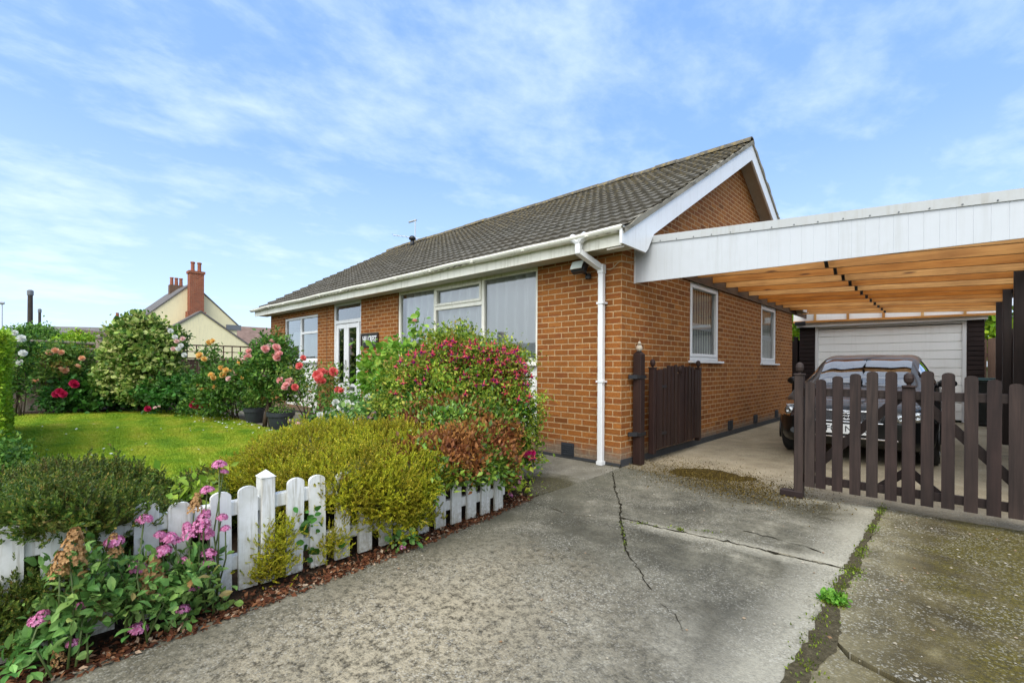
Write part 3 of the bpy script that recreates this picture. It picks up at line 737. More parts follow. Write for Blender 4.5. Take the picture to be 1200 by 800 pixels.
# windows
def frame_rect(b, P, u0, u1, z0, z1, w, d0, d1, m=0):
    """four frame members, butted, between depths d0 (front) and d1"""
    def bx(a, c, e, f):
        p, q = P(a, e, d0), P(c, f, d1); b.box(p, q, m, bev=.006)
    bx(u0, u1, z1-w, z1); bx(u0, u1, z0, z0+w); bx(u0, u0+w, z0+w, z1-w); bx(u1-w, u1, z0+w, z1-w)
def curtain(P, u0, u1, z0, z1, d, mat, parent, amp=.03, per=.13, name='net_curtain'):
    n = max(24, int((u1-u0)/per*10)); V = []; F = []
    us = np.linspace(u0, u1, n)
    off = amp*np.sin(us/per*2*math.pi + .8*np.sin(us*3.1)) + rng.normal(0, amp*.08, n)
    for z in (z0, z1):
        for u, o in zip(us, off): V.append(P(u, z, d + o))
    for i in range(n-1): F.append((i, i+1, n+i+1, n+i))
    b = MB(); b.add(V, F); return b.build(name, mat, parent, smooth=True)
def pane(P, u0, u1, z0, z1, d, mat, parent, name='pane'):
    b = MB(); b.add([P(u0,z0,d),P(u1,z0,d),P(u1,z1,d),P(u0,z1,d)], [(0,1,2,3)])
    return b.build(name, mat, parent)
PF = lambda u, z, d: (u, d, z)
PS = lambda u, z, d: (-d, u, z)
def cladding(u0, u1, z0, z1, parent):              # white lapped boards below a window
    b = MB(); k = 8; h = (z1-z0)/k
    for i in range(k):
        z = z0+i*h
        b.add([(u0,.035,z),(u1,.035,z),(u1,.05,z+h),(u0,.05,z+h),(u0,.06,z),(u1,.06,z)], [(0,1,2,3),(0,4,5,1)])
    return b.build('cladding_board', WHITEOLD, parent)
# big window
b = MB(); U0, U1, Z0, Z1 = -4.82, -1.325, 1.26, 2.596
frame_rect(b, PF, U0, U1, Z0, Z1, .055, .025, .095)
for u in (-3.70, -2.47): b.box((u-.03,.024,Z0+.055), (u+.03,.095,Z1-.055), bev=.006)
b.box((-3.67,.024,2.16), (-2.50,.095,2.225), bev=.006)
frame_rect(b, PF, -3.67, -2.50, 2.226, Z1-.056, .045, .008, .09)
b.box((U0, -.03, 1.205), (U1, .095, 1.259), bev=.006)
win = b.build('window', CREAMW, house)
pane(PF, U0+.05, -3.73, Z0+.05, Z1-.05, .06, GLASS, win); pane(PF, -3.67, -2.5, Z0+.05, 2.17, .06, GLASS, win); pane(PF, -3.63, -2.54, 2.26, Z1-.09, .055, GLASS, win); pane(PF, -2.44, U1-.05, Z0+.05, Z1-.05, .06, GLASS, win)
curtain(PF, U0+.02, U1-.02, Z0, Z1, .16, NET, win, .05, .22)
cladding(U0+.05, U1-.05, .10, 1.204, house)
for q0 in (U0+.001, U1-.05):
    b = MB(); b.box((q0,.02,.10),(q0+.049,.09,1.204)); b.build('window_post', WHITEOLD, house)
# bedroom window beside the door
b = MB(); U0, U1, Z0, Z1 = -10.31, -8.27, 1.31, 2.44
frame_rect(b, PF, U0, U1, Z0, Z1, .06, .025, .095)
b.box((-9.33,.024,Z0+.06), (-9.26,.095,Z1-.06), bev=.006); b.box((-9.26,.024,1.98), (U1-.06,.095,2.04), bev=.006)
b.box((U0, -.04, 1.255), (U1, .095, 1.309), bev=.006)
win = b.build('window', WHITE, house)
pane(PF, U0+.055, -9.325, Z0+.055, Z1-.055, .06, GLASS, win); pane(PF, -9.265, U1-.055, Z0+.055, 1.985, .06, GLASS, win); pane(PF, -9.265, U1-.055, 2.035, Z1-.055, .06, GLASS, win)
curtain(PF, U0+.02, U1-.02, Z0, Z1-.35, .25, NETGREEN, win, .05, .2)
cladding(U0, U1, .16, 1.254, house)
# front door with sidelight and fanlight
b = MB(); U0, U1 = -7.45, -6.20
frame_rect(b, PF, U0, U1, .12, 2.597, .06, .02, .095)
b.box((U0+.06,.02,2.13),(U1-.06,.095,2.21), bev=.006)
b.box((-6.355,.019,.18),(-6.31,.095,2.13), bev=.005); b.box((-6.31,.03,.18),(U1-.06,.08,.55)); 
door = b.build('front_door', WHITE, house)
def dleaf(u0, u1, name, glass=True):
    b = MB()
    frame_rect(b, PF, u0, u1, .19, 2.12, .10, .035, .08)
    b.box((u0+.10,.036,.29),(u1-.10,.078,.80)); 
    frame_rect(b, PF, u0+.11, u1-.11, .34, .58, .02, .028, .036)
    o = b.build(name, WHITE, door)
    pane(PF, u0+.095, u1-.095, .79, 2.03, .055, DARKGLASS, o)
    return o
dleaf(U0+.065, -6.92, 'door_leaf'); dr = dleaf(-6.915, -6.36, 'door_leaf')
b = MB(); b.box((-6.90,.0,1.10),(-6.875,.034,1.32), bev=.006); b.bar((-6.89,-.012,1.20),(-7.03,-.012,1.20),.02,.02); b.build('door_handle', CHROME, door)
b = MB(); b.box((-6.78,.024,.66),(-6.50,.034,.74), bev=.004); b.build('letterbox', m_plain('brushed_steel', (.6,.6,.6), .3, .9), door)
pane(PF, U0+.055, U1-.055, 2.20, 2.545, .06, GLASS, door, 'fanlight'); pane(PF, -6.315, U1-.055, .54, 2.135, .06, DARKGLASS, door)
b = MB(); b.box((U0-.1,-.32,-.005),(U1+.1,-.001,.13), bev=.01); b.build('door_step', m_plain('step_concrete', (.3,.29,.26), .9), house)
# side windows
for (u0, u1, z0, z1) in OPEN_S:
    b = MB(); frame_rect(b, PS, u0, u1, z0+.002, z1-.002, .06, .02, .095)
    frame_rect(b, PS, u0+.06, u1-.06, z0+.062, z1-.062, .05, .008, .085)
    b.box((-.095, u0-.05, z0-.035), (.055, u1+.09, z0+.0), bev=.006)
    win = b.build('window', WHITE, house)
    pane(PS, u0+.10, u1-.10, z0+.10, z1-.10, .05, GLASSSIDE, win)
    curtain(PS, u0+.02, u1-.02, z0, z1, .12, m_net('patterned_net', (.80,.83,.74)), win, .012, .1)
    b = MB(); b.box((-.102,u0+.06,z0+.50),(-.098,u1-.06,z0+.60)); b.build('blind_rail', NET, win)
# a plain dark room volume behind the glass
b = MB(); b.box((HL+.12,.9,.02),(-.12,HD-.12,2.58)); o = b.build('room_lining', ROOM, house)
b = MB(); b.box((HL+.12,.12,.02),(-.9,.9,.03)); b.build('room_floor', ROOM, house)
# air bricks
def airbrick(x0, x1, z0, z1, side):
    b = MB()
    if side: b.box((.002,x0,z0),(.017,x1,z1))
    else: b.box((x0,-.017,z0),(x1,-.002,z1))
    for i in range(5):
        z = z0+.02+i*(z1-z0-.03)/5
        if side: b.box((.017,x0+.012,z),(.024,x1-.012,z+.014))
        else: b.box((x0+.012,-.024,z),(x1-.012,-.017,z+.014))
    b.build('air_brick', m_plain('grey_air_brick', (.022,.026,.032), .7), house)
airbrick(-.885,-.685,.03,.20,False)
for y in (3.62, 5.05, 6.55): airbrick(y, y+.22, .10, .26, True)
b = MB(); b.box((-7.78,-.004,.1),(-7.765,.0005,2.58)); b.build('movement_joint', m_plain('joint_sealant', (.06,.035,.02), .8), house)
b = MB(); pts = [(-.2,-.02,2.40)] + [(-.2+.2*i/8,-.012,2.40+.05*(i/8)**1.5-.02*math.sin(i*.7)) for i in range(1,9)] + [(.012,.1,2.47),(.012,.28,2.50)]
b.tube(pts, .006, 6); b.build('cable', m_plain('tan_cable', (.4,.3,.18), .6), house)

# things fixed to the house
fl = thing('floodlight', 'small black security floodlight with square glass under the eaves beside the downpipe', 'floodlight', (-.50,-.02,2.40))
b = MB(); b.box((-.60,-.20,2.36),(-.40,-.12,2.50), bev=.012, rot=np.array(Matrix.Rotation(R(-28),3,'X'))); b.bar((-.50,-.15,2.40),(-.50,-.03,2.38),.03,.03); b.build('lamp_housing', BLACK, fl)
b = MB(); b.box((-.585,-.212,2.373),(-.415,-.203,2.487), rot=np.array(Matrix.Rotation(R(-28),3,'X')), piv=(-.50,-.16,2.47)); b.build('lamp_glass', m_plain('lamp_glass', (.55,.62,.58), .1, .3), fl)
b = MB(); b.lathe([(.035,0),(.04,.03),(.03,.06),(.0,.065)], (-.44,-.06,2.30), 12); b.bar((-.44,-.06,2.36),(-.48,-.03,2.36),.02,.02); b.build('sensor', BLACK, fl)

def text_mesh(body, size, name, mat, parent, M4, bold=.0, ext=.002, width=None):
    cu = bpy.data.curves.new(name, 'FONT'); cu.body = body; cu.size = size; cu.extrude = ext; cu.align_x = 'CENTER'; cu.align_y = 'CENTER'; cu.offset = bold
    o = bpy.data.objects.new(name, cu); COL.objects.link(o)
    bpy.context.view_layer.update()
    me = bpy.data.meshes.new_from_object(o.evaluated_get(bpy.context.evaluated_depsgraph_get()))
    bpy.data.objects.remove(o); bpy.data.curves.remove(cu)
    if width:
        xs = [v.co.x for v in me.vertices]; s = width/(max(xs)-min(xs)); me.transform(Matrix.Diagonal((s,1,1,1)))
    me.transform(M4)
    if parent is not None: me.transform(Matrix.Translation(-woff(parent)))
    me.materials.clear(); me.materials.append(mat)
    o = bpy.data.objects.new(name, me); COL.objects.link(o); o.parent = parent
    return o
FACE_Y = Matrix.Rotation(R(90), 4, 'X')            # lettering standing up and facing -y
sg = thing('house_sign', 'black framed name board with white letters on brick beside the front door', 'sign', (-5.80,-.02,1.72))
b = MB(); b.box((-6.13,-.022,1.595),(-5.50,-.002,1.845)); b.build('board', BLACK, sg)
b = MB(); frame_rect(b, PF, -6.15, -5.48, 1.575, 1.865, .035, -.038, -.003); b.build('frame', m_wood('sign_frame', (.02,.012,.008), (.05,.03,.02), .4), sg)
text_mesh('HILLCREST', .17, 'lettering', WHITE, sg, Matrix.Translation((-5.815,-.0245,1.735)) @ FACE_Y, .004, .001, .54)

ae = thing('tv_aerial', 'thin metal television aerial standing behind the roof ridge', 'aerial', (-10.4, RY+.25, RZ-.05))
ax = -10.4
b = MB(); b.tube([(ax,RY+.25,RZ-.15),(ax,RY+.25,RZ+.95)], .018, 8); b.build('mast', ALU, ae)
b = MB(); b.tube([(ax-.55,RY-.25,RZ+.42),(ax+.1,RY+.35,RZ+.30)], .012, 6)
for i in range(6):
    p = np.array((ax-.55,RY-.25,RZ+.42)) + np.array((.65,.6,-.12))*i/6
    b.tube([p+np.array((-.12,.13,0)), p-np.array((-.12,.13,0))], .005, 5)
b.build('antenna', ALU, ae)
b = MB(); b.tube([(ax-.30,RY+.20,RZ+.90),(ax+.05,RY+.27,RZ+.92)], .03, 6)
b.build('antenna', ALU, ae)

# ================================================================ CARPORT
cp = thing('carport', 'open carport with pale ribbed fascia, orange pine rafters and dark posts', 'carport', (1.75, 5, 0))
FY = .294
ftop = lambda x: 2.80 - .0675*x; fbot = lambda x: 2.242 - .0128*x
b = MB(); V = []; F = []; xs = []
x = .012
while x < 3.95: xs.append(x); x += .1
for i, x0 in enumerate(xs):                          # planks with a V groove between
    x1 = x0+.1
    for (xa, xb, ya, yb) in ((x0, x0+.003, .002, 0), (x0+.003, x1-.003, 0, 0), (x1-.003, x1, 0, .002)):
        b.add([(xa,FY+ya,fbot(xa)),(xb,FY+yb,fbot(xb)),(xb,FY+yb,ftop(xb)-.075),(xa,FY+ya,ftop(xa)-.075)], [(0,1,2,3)])
b.add([(xs[0],FY+.02,fbot(0)),(xs[-1]+.1,FY+.02,fbot(4)),(xs[-1]+.1,FY+.02,ftop(4)-.07),(xs[0],FY+.02,ftop(0)-.07)], [(3,2,1,0)])
b.add([(xs[0],FY,fbot(0)),(xs[-1]+.1,FY,fbot(4)),(xs[-1]+.1,FY+.02,fbot(4)),(xs[0],FY+.02,fbot(0))], [(3,2,1,0)])
b.add([(xs[0],FY,fbot(0)),(xs[0],FY+.02,fbot(0)),(xs[0],FY+.02,ftop(0)-.07),(xs[0],FY,ftop(0)-.07)], [(3,2,1,0)])
fa = b.build('fascia', RIBW, cp)
b = MB()
b.prism([(.006,ftop(.006)-.085),(3.96,ftop(3.96)-.085),(3.96,ftop(3.96)),(.006,ftop(.006))], FY-.012, FY+.10, axis=1); cap_ = b.build('capping_strip', m_paint('capping_grey', (.46,.48,.48), .45, .3), cp)
for x in np.arange(.15, 3.9, .2):
    b = MB(); b.lathe([(.007,0),(.006,.006),(.0,.007)], (x,FY-.012,ftop(x)-.07), 8, axis=1); b.build('screw', LEADGREY, cap_)
b = MB(); b.box((-.006,FY-.004,2.235),(.022,FY+.004,2.70)); b.build('edge_trim', WHITE, cp)
rb = lambda x: 2.575 - .05*x                           # rafter underside
ry = [FY+.10 + .61*i for i in range(15)]
for i, y in enumerate(ry):
    b = MB(); h = .145
    b.add([(.03,y-.024,rb(.03)),(3.62,y-.024,rb(3.62)),(3.62,y+.024,rb(3.62)),(.03,y+.024,rb(.03)),(.03,y-.024,rb(.03)+h),(3.62,y-.024,rb(3.62)+h),(3.62,y+.024,rb(3.62)+h),(.03,y+.024,rb(.03)+h)],
          [(0,3,2,1),(4,5,6,7),(0,1,5,4),(1,2,6,5),(2,3,7,6),(3,0,4,7)])
    b.build('rafter', PINE, cp)
b = MB(); b.box((.002, FY+.03, 2.50), (.029, 9.4, 2.72)); b.build('wall_plate', m_wood('wall_plate', (.10,.06,.035), (.17,.11,.06), .8, axis=1), cp)
b = MB()
for i in range(14):
    y0 = ry[i]+.03; y1 = ry[i+1]-.03; z = rb(1.72)
    b.bar((1.70,y0,z+.01),(1.76,y1,z+.125),.04,.012); b.bar((1.76,y0,z+.125),(1.70,y1,z+.01),.04,.012)
b.build('herringbone_strut', m_plain('strut_steel', (.05,.045,.04), .6, .5), cp)
def m_poly():
    t = NT('clear_roof_sheet')
    tr = t.n('BsdfTransparent', {'Color': (.88,.9,.9,1)}); tl = t.n('BsdfTranslucent', {'Color': (.92,.93,.92,1)}); gl = t.n('BsdfGlossy', {'Color': (1,1,1,1), 'Roughness': .15})
    a = t.n('MixShader', {0: .72, 1: tr, 2: tl}); return t.done(t.n('MixShader', {0: .06, 1: a, 2: gl}))
b = MB(); xs = np.linspace(-.0, 3.9, 5); ys = np.arange(FY+.10, 9.5, .019)
xs[0] = .035
V = [(x, y, rb(x)+.162+.014*math.sin(y/.076*2*math.pi)) for y in ys for x in xs]; n = len(xs)
b.add(V, [(i*n+j, i*n+j+1, (i+1)*n+j+1, (i+1)*n+j) for i in range(len(ys)-1) for j in range(n-1)])
b.build('roof_sheet', m_poly(), cp, smooth=True)
for y in (1.85, 3.84, 5.83, 7.6):
    b = MB(); b.box((3.45,y-.055,0),(3.55,y+.055,rb(3.5)+.13), bev=.006); b.build('post', DARKWOOD, cp)
b = MB(); b.box((3.555, FY+.1, rb(3.56)-.0), (3.60, 9.2, rb(3.6)+.10)) ; b.build('post_beam', DARKWOODX, cp)
# closing frame at the far end: pine studs with white infill
zt = lambda x: 2.74 - .065*x; zbt = lambda x: 2.44-.012*x
EYE = 9.40
b = MB(); b.prism([(-.28,zbt(-.28)-.05),(3.6,zbt(3.6)-.05),(3.6,zbt(3.6)),(-.28,zbt(-.28))], EYE-.03, EYE+.03, axis=1); b.build('end_rail', PINE, cp)
for x in np.linspace(.22, 3.05, 5):
    b = MB(); b.prism([(x-.025,zbt(x)+.002),(x+.025,zbt(x)+.002),(x+.025,zt(x)),(x-.025,zt(x))], EYE-.028, EYE+.02, axis=1); b.build('end_stud', PINEZ, cp)
b = MB(); b.prism([(-.28,zbt(-.28)+.002),(3.6,zbt(3.6)+.002),(3.6,zt(3.6)+.05),(-.28,zt(-.28)+.05)], EYE+.022, EYE+.03, axis=1); b.build('end_panel', m_paint('end_panel', (.78,.79,.78), .5, .1), cp)
b = MB(); b.box((-.22,EYE-.12,zbt(0)-.12),(.02,EYE-.04,zbt(0)-.02), bev=.01); b.build('lamp_box', BLACK, cp)

# ================================================================ GARAGE
ga = thing('garage', 'flat roofed garage with wide white up-and-over door between dark piers', 'garage', (1.6, 12, 0))
GY = 9.55
b = MB()
for (x0, x1) in ((-.16,.195),(3.085,3.36)):
    b.box((x0,GY,0),(x1,GY+.2,2.33))
    z = .02
    while z < 2.3: b.box((x0-.004,GY-.016,z),(x1+.004,GY-.001,z+.085), bev=.006); z += .105
b.box((-.16,GY+.21,0),(-.06,15.5,2.33)); b.box((3.26,GY+.21,0),(3.36,15.5,2.33)); b.box((-.055,15.4,0),(3.255,15.5,2.33))
b.build('wall', m_wood('garage_boarding', (.017,.010,.009), (.034,.020,.017), .7, axis=0), ga)
b = MB(); b.box((-.22,GY-.09,2.335),(3.42,15.6,2.40)); b.build('roof', m_paint('garage_roof_edge', (.78,.79,.78), .5, .2), ga)
b = MB(); b.box((-.21,GY-.11,2.275),(3.41,GY-.092,2.385)); b.build('roof_trim', WHITE, ga)
b = MB(); b.box((.20,GY+.0,0),(.27,GY+.1,2.30)); b.box((3.01,GY,0),(3.08,GY+.1,2.30)); b.box((.271,GY,2.22),(3.009,GY+.1,2.30)); b.build('door_frame', WHITE, ga)
b = MB(); k = 11; h = 2.17/k
for i in range(k):
    z = .03+i*h
    b.add([(.272,GY+.06,z),(3.008,GY+.06,z),(3.008,GY+.035,z+.018),(.272,GY+.035,z+.018),(.272,GY+.035,z+h-.004),(3.008,GY+.035,z+h-.004),(3.008,GY+.06,z+h),(.272,GY+.06,z+h)], [(0,1,2,3),(3,2,5,4),(4,5,6,7)])
gd = b.build('garage_door', m_paint('garage_door_white', (.86,.87,.85), .4, .08), ga)
b = MB(); b.box((1.58,GY+.02,.95),(1.70,GY+.034,1.0), bev=.004); b.build('handle', CHROME, gd)

# ================================================================ GATES
def ball_cap(b, x, y, z, s=.07):
    b.box((x-s*.62,y-s*.62,z),(x+s*.62,y+s*.62,z+.018), bev=.005)
    b.lathe([(s*.2,.018),(s*.22,.03),(s*.42,.045),(s*.5,.075),(s*.42,.103),(s*.2,.118),(.001,.122)], (x,y,z), 14)
def round_picket(b, x, y0, y1, z0, z1, w, axis='x', n=6):
    r = w/2; poly = [(x-r,z0),(x+r,z0),(x+r,z1-r*.62)]
    for i in range(1, n): a = math.pi*i/n; poly.append((x+r*math.cos(a), z1-r*.62+r*.62*math.sin(a)))
    poly.append((x-r,z1-r*.62))
    if axis == 'x': b.prism(poly, y0, y1, axis=1)
    else: b.prism(poly, y0, y1, axis=0)
def gate_leaf(root, lx, wood, woodx, zoff=0., foot=True, flip=1, bow=.145):
    """A leaf along local +x: free stile at lx[0], hinge stile at lx[1], pickets with a bowed top line. Pickets face -y*flip."""
    L0, L1 = lx; mid = (L0+L1)/2; hw = (L1-L0)/2
    X0 = np.array(woff(root))
    base = X0.copy()
    def nb(): return MB()
    top = lambda x: 1.035 + zoff + (.145-bow) + bow*(1-((x-mid)/hw)**2)
    def bld(b, name, m):
        for i in range(len(b.V)): b.V[i] = b.V[i] + base
        return fix_normals(b.build(name, m, root))
    f = -flip
    for x, zb_, zt_ in ((L0, .0 if foot else .06+zoff, 1.13+zoff), (L1, .06+zoff, 1.13+zoff)):
        b = nb(); b.box((x-.037,-.037,zb_),(x+.037,.037,zt_), bev=.005); ball_cap(b, x, 0, zt_); sm_ = bld(b, 'stile', wood)
    b = nb(); b.box((mid-.042,f*.012,.11+zoff),(mid+.042,f*.05,1.045+zoff), bev=.004); ball_cap(b, mid, f*.03, 1.045+zoff); bld(b, 'stile', wood)
    xs = [L0+.088] + list(np.linspace(L0+.175, mid-.113, 5)) + list(np.linspace(mid+.113, L1-.175, 5)) + [L1-.088]
    for x in xs:
        b = nb(); round_picket(b, x+rng.normal(0,.003), f*.014, f*.036, .115+zoff+rng.normal(0,.004), top(x)+rng.normal(0,.006), .077); bld(b, 'picket', wood)
    for (za, zb_) in ((.155,.225),(.945,1.015)):
        b = nb(); b.box((L0+.038,-.012,za+zoff),(L1-.038,.012,zb_+zoff), bev=.003); bld(b, 'rail', woodx)
    for sx in (-1, 1):
        b = nb(); b.bar((mid+sx*(hw-.07), f*-.025, .24+zoff), (mid+sx*.06, f*-.025, .96+zoff), .022, .07, up=(0,0,1)); bld(b, 'brace', woodx)
        b = nb(); b.bar((mid+sx*.22, f*-.026, .17+zoff), (mid+sx*.01, f*-.026, .36+zoff), .02, .06, up=(0,0,1)); bld(b, 'knee_brace', woodx)
    if foot:
        b = nb(); b.box((L0-.15,-.045,.003),(L0+.035,.045,.062), bev=.006); bld(b, 'foot_block', woodx)
    for z in (() if foot else (.30, .90)):
        b = nb(); b.bar((L1+.01,f*.02,z+zoff),(L1-.32,f*.042,z+zoff),.005,.032); bld(b, 'strap_hinge', BLACKMETAL)
gl1 = thing('picket_gate', 'brown picket gate with ball finials closed across the carport in front of the car', 'gate', (0,0,0), 'pair of brown driveway gates')
gl1.location = (1.865, 0.0, 0)
gate_leaf(gl1, (0, 1.55), GATEWOOD, GATEWOODX, 0.0)
b = MB(); b.box((3.475,-.06,0),(3.565,.06,1.35), bev=.006); b.build('hinge_post', GATEWOOD, gl1)
gl2 = thing('picket_gate', 'brown picket gate folded back flat against the gable wall below the side window', 'gate', (0,0,0), 'pair of brown driveway gates')
gl2.location = (.115, 2.02, 0)
gate_leaf(gl2, (0, 1.50), FOLDWOOD, FOLDWOOD, .05, foot=False, flip=-1, bow=.09)
gl2.rotation_euler = (0, 0, R(-89.0))
gp = thing('gate_post', 'dark brown hinge post with small stone bird on top at the house corner', 'post', (.085, .28, 0))
b = MB(); b.box((.03,.225,0),(.135,.335,1.36), bev=.006); b.prism([(.035,1.36),(.13,1.36),(.0825,1.395)], .23, .33, axis=1); b.build('post_shaft', FOLDWOOD, gp)
b = MB(); pass
for hz_ in (1.06, .36):
    b = MB(); b.box((.02,.205,hz_),(.142,.355,hz_+.04)); b.bar((.10,.22,hz_+.02),(.02,.135,hz_+.02),.02,.05); b.build('hinge_bracket', BLACKMETAL, gp)
bd = thing('bird_ornament', 'small stone bird ornament perched on the dark gate post', 'ornament', (.083,.28,1.39))
b = MB(); b.lathe([(.001,0),(.028,.012),(.040,.04),(.036,.065),(.02,.088),(.001,.098)], (.083,.28,1.385), 14); b.lathe([(.001,0),(.018,.01),(.021,.025),(.012,.042),(.001,.046)], (.095,.26,1.468), 12); b.bar((.10,.25,1.491),(.107,.23,1.488),.008,.008); b.bar((.075,.31,1.433),(.06,.37,1.463),.022,.01); b.build('bird_body', m_plain('stone_ornament', (.42,.36,.28), .8), bd, smooth=True)

# ================================================================ WHITE PICKET FENCE ALONG THE DRIVE
pf = thing('picket_fence', 'low white painted picket fence with rounded tops between garden and driveway', 'fence', (.15,-3.4,0))
py_ = [-5.34,-5.18,-5.015,-4.87,-4.728,-4.565,-4.435,-4.254,-4.128,-3.886,-3.745,-3.595] + list(np.arange(-3.44, -2.1, .152))
for i, y in enumerate(py_):
    b = MB(); zt_ = .545 + rng.normal(0,.009); w_ = .094
    r = w_/2; lean = rng.normal(0,.013)
    zb_ = .004
    round_picket(b, 0, .14, .16, zb_, zt_, w_, axis='y', n=8)
    v = b.V[0]; v[:,1] += y + (v[:,2]-.0)*lean
    fix_normals(b.build('picket', PICKETW, pf))
for z in (.11, .40):
    b = MB(); b.box((.092,-5.6,z),(.138,-2.13,z+.075), bev=.004); b.build('rail', PICKETW, pf)
for y in (-5.5,-4.03):
    b = MB(); h = .60
    b.box((.075,y-.036,0),(.165,y+.036,h-.02), bev=.004)
    b.add([(.075-.004,y-.04,h-.02),(.165+.004,y-.04,h-.02),(.169,y+.04,h-.02),(.071,y+.04,h-.02),(.12,y,h+.018)], [(3,2,1,0),(0,1,4),(1,2,4),(2,3,4),(3,0,4)])
    if y > -4.2 and y < -3.9: 
        for q in range(len(b.V)): pass
    b.build('post', PICKETW, pf)

# ================================================================ BACK BOUNDARY FENCES
bf = thing('trellis_fence', 'brown close-boarded fence with square trellis along its top', 'fence', (-13.8, -.6, 0))
b = MB()
y = -1.55
while y < 3.0:
    b.box((-13.83+rng.normal(0,.004),y,0),(-13.80,y+.118,1.36+rng.normal(0,.006))); y += .125
b.build('fence_board', FENCEWOOD, bf)
b = MB(); b.box((-13.80,-1.55,1.37),(-13.76,3.0,1.41)); b.box((-13.80,-1.55,1.58),(-13.77,3.0,1.605)); b.box((-13.80,-1.55,1.76),(-13.77,3.0,1.80))
y = -1.5
while y < 3.0: b.box((-13.795,y,1.411),(-13.775,y+.03,1.579)); b.box((-13.795,y,1.606),(-13.775,y+.03,1.759)); y += .24
b.build('trellis', FENCEWOOD, bf)
for y in (-1.60, .30, 2.2):
    b = MB(); b.box((-13.80,y-.05,0),(-13.70,y+.05,1.86), bev=.006); b.build('post', FENCEWOOD, bf)
of = thing('weathered_fence', 'grey weathered fence with rustic rails and round topped post behind the rose bushes', 'fence', (-13.9, -4, 0))
b = MB(); y = -6.0
while y < -1.65:
    b.box((-13.93+rng.normal(0,.006),y,0),(-13.90,y+.14,1.50+rng.normal(0,.025))); y += .148
b.build('fence_board', OLDWOOD, of)
for z in (1.58, 1.74):
    b = MB(); b.tube([(-13.86,-6,z+.03),(-13.86,-4.6,z+.02),(-13.86,-3.55,z)], .04, 8); b.build('rail', OLDWOOD, of)
b = MB(); b.tube([(-13.86,-3.45,z_) for z_ in (0,1,1.86)], .085, 12); b.lathe([(.085,0),(.10,.03),(.08,.1),(.03,.13),(.0,.14)], (-13.86,-3.45,1.86), 12); b.build('post', OLDWOOD, of, smooth=True)
b = MB(); b.bar((-13.84,-3.4,1.0),(-13.84,-2.6,1.62),.05,.07); b.build('strut', OLDWOOD, of)
sf = thing('boarded_fence', 'tall dark boarded fence behind the carport posts on the right', 'fence', (3.78, 5, 0))
b = MB(); y = .9
while y < 11.5: b.box((3.765+rng.normal(0,.003),y,0),(3.79,y+.14,1.92)); y += .146
b.build('fence_board', DARKWOOD, sf)
for y in (1.0, 2.9, 4.8, 6.7, 8.6, 10.5):
    b = MB(); b.box((3.68,y-.045,0),(3.764,y+.045,2.0), bev=.005); b.build('post', DARKWOOD, sf)
b = MB(); b.box((3.73,.92,.3),(3.764,11.4,.4)) ; b.build('rail', DARKWOODX, sf)
gf = thing('side_fence', 'dark brown fence panel in the gap between bungalow and garage', 'fence', (-.6, 9.9, 0))
b = MB(); x = -1.5
while x < -.2: b.box((x,9.88,0),(x+.13,9.905,1.95)); x += .135
b.build('fence_board', DARKWOOD, gf)
b = MB(); b.box((-.35,9.78,0),(-.25,9.879,2.05), bev=.005); b.build('post', DARKWOOD, gf)
ff = thing('fence_panel', 'brown rear fence panel with rounded boards to the right of the garage', 'fence', (3.8, 12.2, 0))
for x in np.arange(3.38, 4.4, .2):
    b = MB(); round_picket(b, x, 11.9, 11.93, 0, 1.98, .19); fix_normals(b.build('board', FENCEWOOD, ff))
b = MB(); b.box((3.35,11.935,.4),(4.5,11.98,.5)); b.box((3.35,11.935,1.5),(4.5,11.98,1.6)); b.build('rail', FENCEWOOD, ff)

# ================================================================ THE CAR (nose towards the gate)
CXC, CYN = 1.93, 2.10
car = thing('parked_car', 'black hatchback with round twin headlamps parked in the carport behind the picket gate', 'car', (CXC, CYN+1.9, 0))
ST = [ # s, zb, wb, (side z, w)x2, belt (w,z), rail (w,z), centre z
 (0.00,.30,.50,.42,.62,.54,.60,.50,.62,.34,.66,.675),
 (0.06,.25,.62,.42,.71,.56,.70,.60,.67,.42,.71,.725),
 (0.20,.21,.68,.42,.79,.58,.785,.68,.715,.45,.755,.77),
 (0.45,.20,.74,.44,.835,.62,.83,.75,.775,.50,.81,.825),
 (0.80,.20,.76,.45,.85,.64,.845,.775,.84,.53,.865,.88),
 (1.08,.20,.76,.45,.85,.66,.845,.785,.90,.56,.925,.945),
 (1.50,.20,.76,.45,.85,.68,.845,.795,.93,.565,1.135,1.165),
 (1.92,.20,.76,.45,.85,.69,.845,.80,.945,.565,1.315,1.355),
 (2.35,.20,.76,.45,.85,.69,.845,.80,.955,.57,1.375,1.415),
 (2.90,.20,.76,.45,.85,.69,.845,.79,.965,.56,1.365,1.405),
 (3.40,.20,.75,.45,.84,.69,.835,.77,.97,.53,1.22,1.25),
 (3.75,.24,.72,.45,.80,.69,.80,.72,.95,.50,.99,1.01),
 (3.90,.32,.60,.45,.70,.69,.70,.62,.90,.42,.93,.945)]
ST = np.array(ST)
ctrl = np.zeros((len(ST), 8, 3))
for i, r in enumerate(ST):
    s_, zb, wb, z1, w1, z2, w2, wh, zh, wt, zt_, zc = r
    pts = [(0,zb),(wb,zb),(w1,z1),(w2,z2),(wh,zh),(wt,zt_),(wt*.5,zt_+(zc-zt_)*.75),(0,zc)]
    for j, (x, z) in enumerate(pts):
        bow = .10*(x/.85)**2 if s_ < .5 else 0.0        # nose curves back towards the corners
        bow *= (1 - s_/.5) if s_ < .5 else 0
        ctrl[i, j] = (x, s_ + bow*2.2, z)
